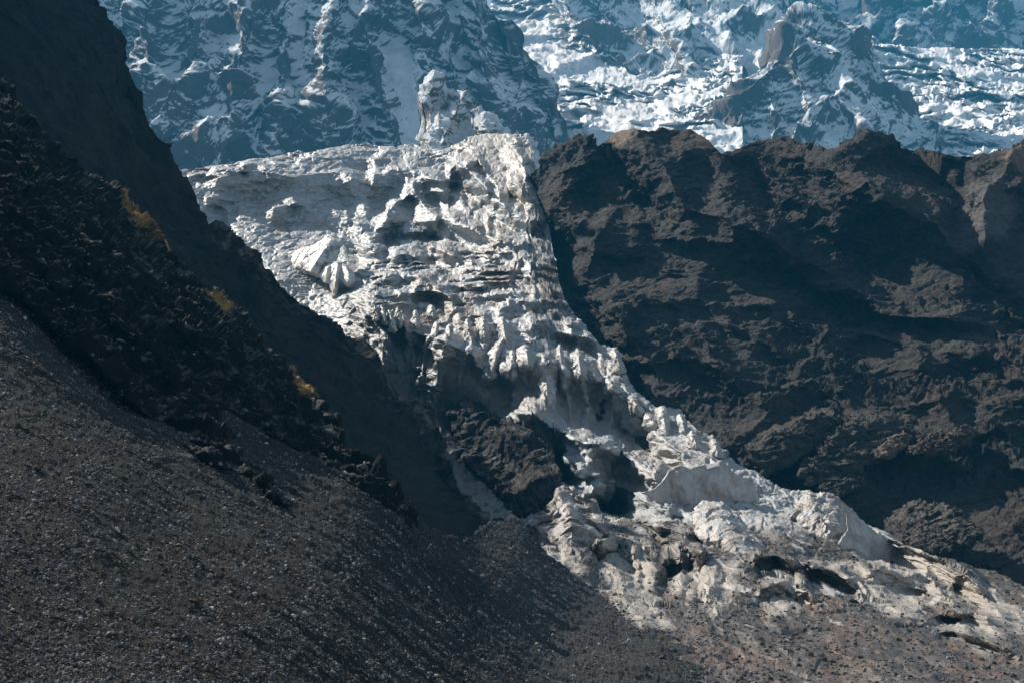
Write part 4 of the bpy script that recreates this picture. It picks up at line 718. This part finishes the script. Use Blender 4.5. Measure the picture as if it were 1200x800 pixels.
def stone_field(name, label, p, size, rs, mat, colf, sub=1, nvar=6, kind="stuff"):
    """thousands of small stones as one object: points carrying size and turn, stones set on them"""
    n = len(p); me = bpy.data.meshes.new(name); me.vertices.add(n); me.vertices.foreach_set("co", p.astype(np.float32).ravel())
    for nm, ty, arr in (("size", 'FLOAT_VECTOR', size), ("turn", 'FLOAT_VECTOR', rs.uniform(0, 6.28, (n, 3)))):
        at = me.attributes.new(nm, ty, 'POINT'); at.data.foreach_set("vector", arr.astype(np.float32).ravel())
    at = me.attributes.new("pick", 'INT', 'POINT'); at.data.foreach_set("value", rs.randint(0, nvar, n).astype(np.int32))
    at = me.attributes.new("StoneCol", 'FLOAT_VECTOR', 'POINT'); at.data.foreach_set("vector", colf(n, rs).astype(np.float32).ravel())
    o = bpy.data.objects.new(name, me); sc.collection.objects.link(o)
    g = bpy.data.node_groups.new(name + "_nodes", 'GeometryNodeTree'); g.interface.new_socket("Geometry", in_out='INPUT', socket_type='NodeSocketGeometry'); g.interface.new_socket("Geometry", in_out='OUTPUT', socket_type='NodeSocketGeometry')
    N = g.nodes; L = g.links; gi = N.new("NodeGroupInput"); go = N.new("NodeGroupOutput"); iop = N.new("GeometryNodeInstanceOnPoints")
    L.new(gi.outputs[0], iop.inputs["Points"]); gti = N.new("GeometryNodeGeometryToInstance")
    for k in range(nvar):
        s = N.new("GeometryNodeMeshIcoSphere"); s.inputs["Subdivisions"].default_value = sub + 1; s.inputs["Radius"].default_value = 1
        pos = N.new("GeometryNodeInputPosition"); nz = N.new("ShaderNodeTexNoise"); nz.noise_dimensions = '4D'; nz.inputs["Scale"].default_value = 1.1; nz.inputs["W"].default_value = k * 7.3; L.new(pos.outputs[0], nz.inputs["Vector"])
        sub_ = N.new("ShaderNodeVectorMath"); sub_.operation = 'SUBTRACT'; L.new(nz.outputs["Color"], sub_.inputs[0]); sub_.inputs[1].default_value = (.5, .5, .5)
        sc_ = N.new("ShaderNodeVectorMath"); sc_.operation = 'SCALE'; sc_.inputs["Scale"].default_value = 2.0; L.new(sub_.outputs[0], sc_.inputs[0])
        sp = N.new("GeometryNodeSetPosition"); L.new(s.outputs["Mesh"], sp.inputs["Geometry"]); L.new(sc_.outputs[0], sp.inputs["Offset"])
        L.new(sp.outputs[0], gti.inputs[0])
    sm = N.new("GeometryNodeSetMaterial"); sm.inputs["Material"].default_value = mat; L.new(iop.outputs[0], sm.inputs["Geometry"])
    L.new(gti.outputs[0], iop.inputs["Instance"]); iop.inputs["Pick Instance"].default_value = True
    def attr(nm, ty):
        a = N.new("GeometryNodeInputNamedAttribute"); a.data_type = ty; a.inputs["Name"].default_value = nm; return a.outputs["Attribute"]
    L.new(attr("pick", 'INT'), iop.inputs["Instance Index"]); L.new(attr("size", 'FLOAT_VECTOR'), iop.inputs["Scale"]); L.new(attr("turn", 'FLOAT_VECTOR'), iop.inputs["Rotation"])
    L.new(sm.outputs[0], go.inputs[0])
    md = o.modifiers.new("stones", 'NODES'); md.node_group = g
    tag(o, label, kind=kind); return o
def stone_material():
    m = bpy.data.materials.new("loose_stone"); m.use_nodes = True; nt = m.node_tree; N = nt.nodes; L = nt.links; b = N["Principled BSDF"]; b.inputs["Roughness"].default_value = .8; b.inputs["Specular IOR Level"].default_value = .3
    at = N.new("ShaderNodeAttribute"); at.attribute_type = 'INSTANCER'; at.attribute_name = "StoneCol"; L.new(at.outputs["Color"], b.inputs["Base Color"]); return m
M_STONE = stone_material()
def sizes(n, d, px, rs, lo=.45, hi=3.2, pw=2.6, ref=700.):
    u = rs.rand(n); s = lo * (1 - u * (1 - (hi / lo) ** (1 - pw))) ** (1 / (1 - pw))     # radius in picture px at ref depth, power law
    r = s * (ref / F) * .5 * (d / ref) ** .45
    return r[:, None] * rs.uniform(.6, 1.25, (n, 3))
def greys(lo, hi, warm=.04, bright=.02):
    def f(n, rs):
        v = lo + (hi - lo) * rs.rand(n) ** 2.2; v = np.where(rs.rand(n) < bright, v * 2.2 + .05, v); t = rs.normal(0, warm, n)
        return np.clip(np.stack([v * (1 + t), v, v * (1 - t * 1.2)], -1), .01, .8)
    return f
def build_stones():
    def wA(X, Y, i, j): return .35 + .65 * sstep(-.2, .4, fbm(np.stack([X * .7 + Y * .7, (X - Y) * .15, 0 * X], -1) / 30, 3, seed=401))
    p, n, X, Y, rs = sample('scree', 150000, 1, wA); d = p[:, 1]
    stone_field("scree_gravel", "loose grey stones covering the scree slope", p + n * .1, sizes(len(p), d, 1, rs, .7, 5.5, 2.9), rs, M_STONE, greys(.035, .24, .05, .05))
    p, n, X, Y, rs = sample('rib', 5000, 2, lambda X, Y, i, j: sstep(.35, .8, REG['rib'][3][i, j][:, 2]) * (REG['rib'][4][i, j] > 0)); d = p[:, 1]
    stone_field("rib_gravel", "loose stones lying on the dark ribs", p, sizes(len(p), d, 1, rs, .8, 5.0, 2.4, 900), rs, M_STONE, greys(.06, .24, .04, .05))
    def wG(X, Y, i, j): return np.clip(REG['glacier'][4][i, j], 0, 1) * (Y > 560) + .02 * (Y > 560)
    p, n, X, Y, rs = sample('glacier', 42000, 3, wG); d = p[:, 1]
    stone_field("moraine_rubble", "brown and grey rubble strewn over the glacier snout", p, sizes(len(p), d, 1, rs, .8, 7.0, 2.6, 1000), rs, M_STONE, greys(.035, .20, .09, .03))
build_stones(); print("stones", time.time() - T0)
# boulders that can be told apart -------------------------------------------------------
BV = [ico(3, 500 + k, (1.0, rs_, .62)) for k, rs_ in enumerate((.8, 1.0, .7, .9, .85, .75))]
BM = {}
def boulder(name, label, cat, reg, px, py, wpx, col, var=0, flat=1.0, rot=0.0, group=None):
    PX, PY, P = REG[reg][:3]; i, j = np.unravel_index(np.argmin((PX - px) ** 2 + (PY - py) ** 2), PX.shape); c = P[i, j]; r = wpx * c[1] / F * .5
    key = (var, col)
    if key not in BM:
        V, q = BV[var]; C = np.clip(np.array(col) * (1 + .25 * fbm(V * 2.2, 3, seed=var)[:, None]), .01, .8)
        o = raw_mesh(name, V, q, C, M_BOULDER, False); BM[key] = o.data
    else:
        o = bpy.data.objects.new(name, BM[key]); sc.collection.objects.link(o)
    o.location = (c + np.array([0, 0, r * .15])).tolist(); o.scale = (r, r, r * flat); o.rotation_euler = (.2 * math.sin(px), .35, rot); tag(o, label, cat, group); return o
M_BOULDER = material("boulder_rock", .8, .3, ((1.5, .25, .6),), .3, .8)
G1, G2, G3, G4 = (.09, .087, .083), (.24, .23, .215), (.16, .10, .07), (.05, .048, .046)
for a in [("pale flat-topped slab boulder casting a long shadow in the middle of the scree", 'scree', 231, 573, 15, G2, 0, .6, .3), ("dark blocky boulder above a shadowed hollow on the lower scree", 'scree', 214, 641, 15, G1, 1, .9, 1), ("small chalk-white stone on the lower left scree", 'scree', 117, 713, 9, (.5, .5, .48), 2, .6, 0),
          ("rust-brown boulder low on the scree, right one of two", 'scree', 246, 711, 12, G3, 3, .9, 2), ("rust-brown flat rock low on the scree, left one of two", 'scree', 226, 709, 14, G3, 4, .5, .4), ("dark half-buried boulder beside the gully head", 'scree', 427, 650, 12, G1, 5, .8, .9),
          ("pale stone at the very left edge of the scree", 'scree', 4, 506, 8, (.3, .25, .17), 0, .7, .2), ("grey boulder at the top left corner of the scree", 'scree', 14, 352, 8, G2, 1, .8, .1), ("light grey boulder on the valley gravel near the bottom", 'scree', 731, 774, 7, G2, 2, .7, .6),
          ("angular grey boulder near the bottom centre of the gravel", 'scree', 776, 772, 10, G1, 3, .8, 1.6), ("pale round stone at the bottom edge below the grass patch", 'scree', 813, 789, 7, G2, 4, .9, .6), ("dark boulder on the scree left of the shadow tip", 'scree', 183, 524, 8, G2, 5, .6, .6),
          ("long pale ledge stone high on the dark ribs", 'rib', 141, 400, 13, G2, 0, .4, .8), ("pale block beside the wedge of lit scree", 'rib', 206, 467, 8, G2, 1, .8, .8), ("big slanting grey slab on the outer rib", 'rib', 302, 418, 30, (.15, .145, .135), 2, .5, .5), ("pale cracked block on the upper rib", 'rib', 181, 340, 16, (.13, .125, .12), 3, .8, .2),
          ("upper of two small white stones below the grassy crest", 'rib', 222, 364, 6, (.4, .4, .38), 4, .8, .2), ("lower of two small white stones below the grassy crest", 'rib', 238, 367, 7, (.4, .4, .38), 5, .8, 1.2), ("pale block beside the orange grass on the outer rib", 'rib', 350, 457, 8, G2, 0, .8, 1.2),
          ("flat whitish slab on the brown moraine below the ice", 'glacier', 881, 737, 17, (.42, .37, .31), 1, .45, .2), ("tan slab tipped on the moraine right of centre", 'glacier', 975, 764, 12, (.3, .24, .18), 2, .5, .5), ("dark boulder half way across the moraine", 'glacier', 1010, 770, 12, G1, 3, .8, .1),
          ("dark boulder in a pocket of the ice above the moraine", 'glacier', 1001, 700, 13, (.04, .036, .034), 4, .9, .1), ("brown boulder at the foot of the hummocky ice", 'glacier', 937, 745, 11, G3, 5, .8, .3), ("grey boulder on the moraine near the right edge", 'glacier', 1150, 762, 11, G1, 0, .8, .3)]:
    boulder("boulder", a[0], "boulder", a[1], a[2], a[3], a[4], a[5], a[6], a[7], a[8])
def many_boulders():
    for reg, n, seed, lab, grp, cols, wf in (('scree', 110, 21, "medium dark angular boulder lying among the loose scree stones", "boulders on the scree slope", (G1, G4, G1, G2), lambda X, Y, i, j: np.ones(len(X))),
                                       ('glacier', 90, 22, "medium brown or grey boulder lying in the moraine rubble", "boulders on the moraine", (G1, G3, (.13, .11, .09), G4), lambda X, Y, i, j: (REG['glacier'][4][i, j] > .5) * (Y > 600) * 1.0),
                                       ('rib', 50, 23, "angular block stuck on the dark rock ribs", "blocks on the dark ribs", (G1, (.13, .125, .12), G4), lambda X, Y, i, j: (REG['rib'][4][i, j] > 4) * 1.0)):
        p, nn, X, Y, rs = sample(reg, n, seed, wf)
        for k in range(len(p)): boulder("boulder", lab, "boulder", reg, X[k], Y[k], rs.uniform(5, 10), cols[rs.randint(len(cols))], rs.randint(6), rs.uniform(.6, 1), rs.uniform(0, 6), grp)
many_boulders(); print("boulders", time.time() - T0)

def dry_grass():
    rs = np.random.RandomState(77); PX, PY, P, N = REG['rib'][:4]; V = []
    for pg, n in (([(138, 228), (150, 236), (175, 254), (205, 274), (212, 288), (200, 292), (180, 278), (155, 256)], 2600), ([(242, 340), (256, 346), (272, 362), (262, 366), (246, 350)], 700), ([(340, 436), (352, 446), (364, 462), (352, 460)], 600)):
        m = (inside(PX, PY, pg) > -2) & (rs.rand(*PX.shape) < .8); ii, jj = np.nonzero(m); k = rs.randint(0, len(ii), n); c = P[ii[k], jj[k]] + rs.normal(0, .5, (n, 3)) * [1, 1, .2]
        a = rs.uniform(0, 6.28, n); wv = rs.uniform(.10, .22, n); h = rs.uniform(.5, 1.3, n); t = np.stack([np.cos(a), np.sin(a), 0 * a], -1)
        b = c - [0, 0, .3]; V.append(np.stack([b - t * wv[:, None], b + t * wv[:, None], b + np.stack([rs.normal(0, .25, n) + .15, rs.normal(0, .25, n), h + .3], -1)], 1))
    V = np.concatenate(V).reshape(-1, 3); q = np.arange(len(V)).reshape(-1, 3); C = np.repeat(np.array([.42, .26, .09]) * rs.uniform(.5, 1.3, (len(q), 1)), 3, 0)
    tag(raw_mesh("dry_grass", V, q, C, M_BOULDER, False), "orange-brown dry grass along the crest of the dark rib", kind="stuff")
dry_grass()

# ================================================================== AIR
def build_haze():
    x0, x1, y0, y1, z0, z1 = -9000, 9000, -900, 21000, -66, 7600
    V = np.array([(x, y, z) for x in (x0, x1) for y in (y0, y1) for z in (z0, z1)], float)
    q = np.array([(0, 1, 3, 2), (4, 6, 7, 5), (0, 4, 5, 1), (2, 3, 7, 6), (0, 2, 6, 4), (1, 5, 7, 3)])
    m = bpy.data.materials.new("air"); m.use_nodes = True; nt = m.node_tree; nt.nodes.remove(nt.nodes["Principled BSDF"])
    v = nt.nodes.new("ShaderNodeVolumePrincipled"); v.inputs["Color"].default_value = (.07, .55, 1.0, 1); v.inputs["Density"].default_value = 2.0e-5; v.inputs["Anisotropy"].default_value = 0.0
    nt.links.new(v.outputs[0], nt.nodes["Material Output"].inputs["Volume"])
    o = raw_mesh("haze", V, q, None, m, False); tag(o, kind="stuff")
build_haze()

V = np.array([(-8900, -850, -65), (8900, -850, -65), (8900, 20900, -65), (-8900, 20900, -65)], float)
o = raw_mesh("valley_ground", V, np.array([[0, 1, 2, 3]]), np.full((4, 3), .05), M_SCREE, False); tag(o, kind="structure")
print("total", time.time() - T0)
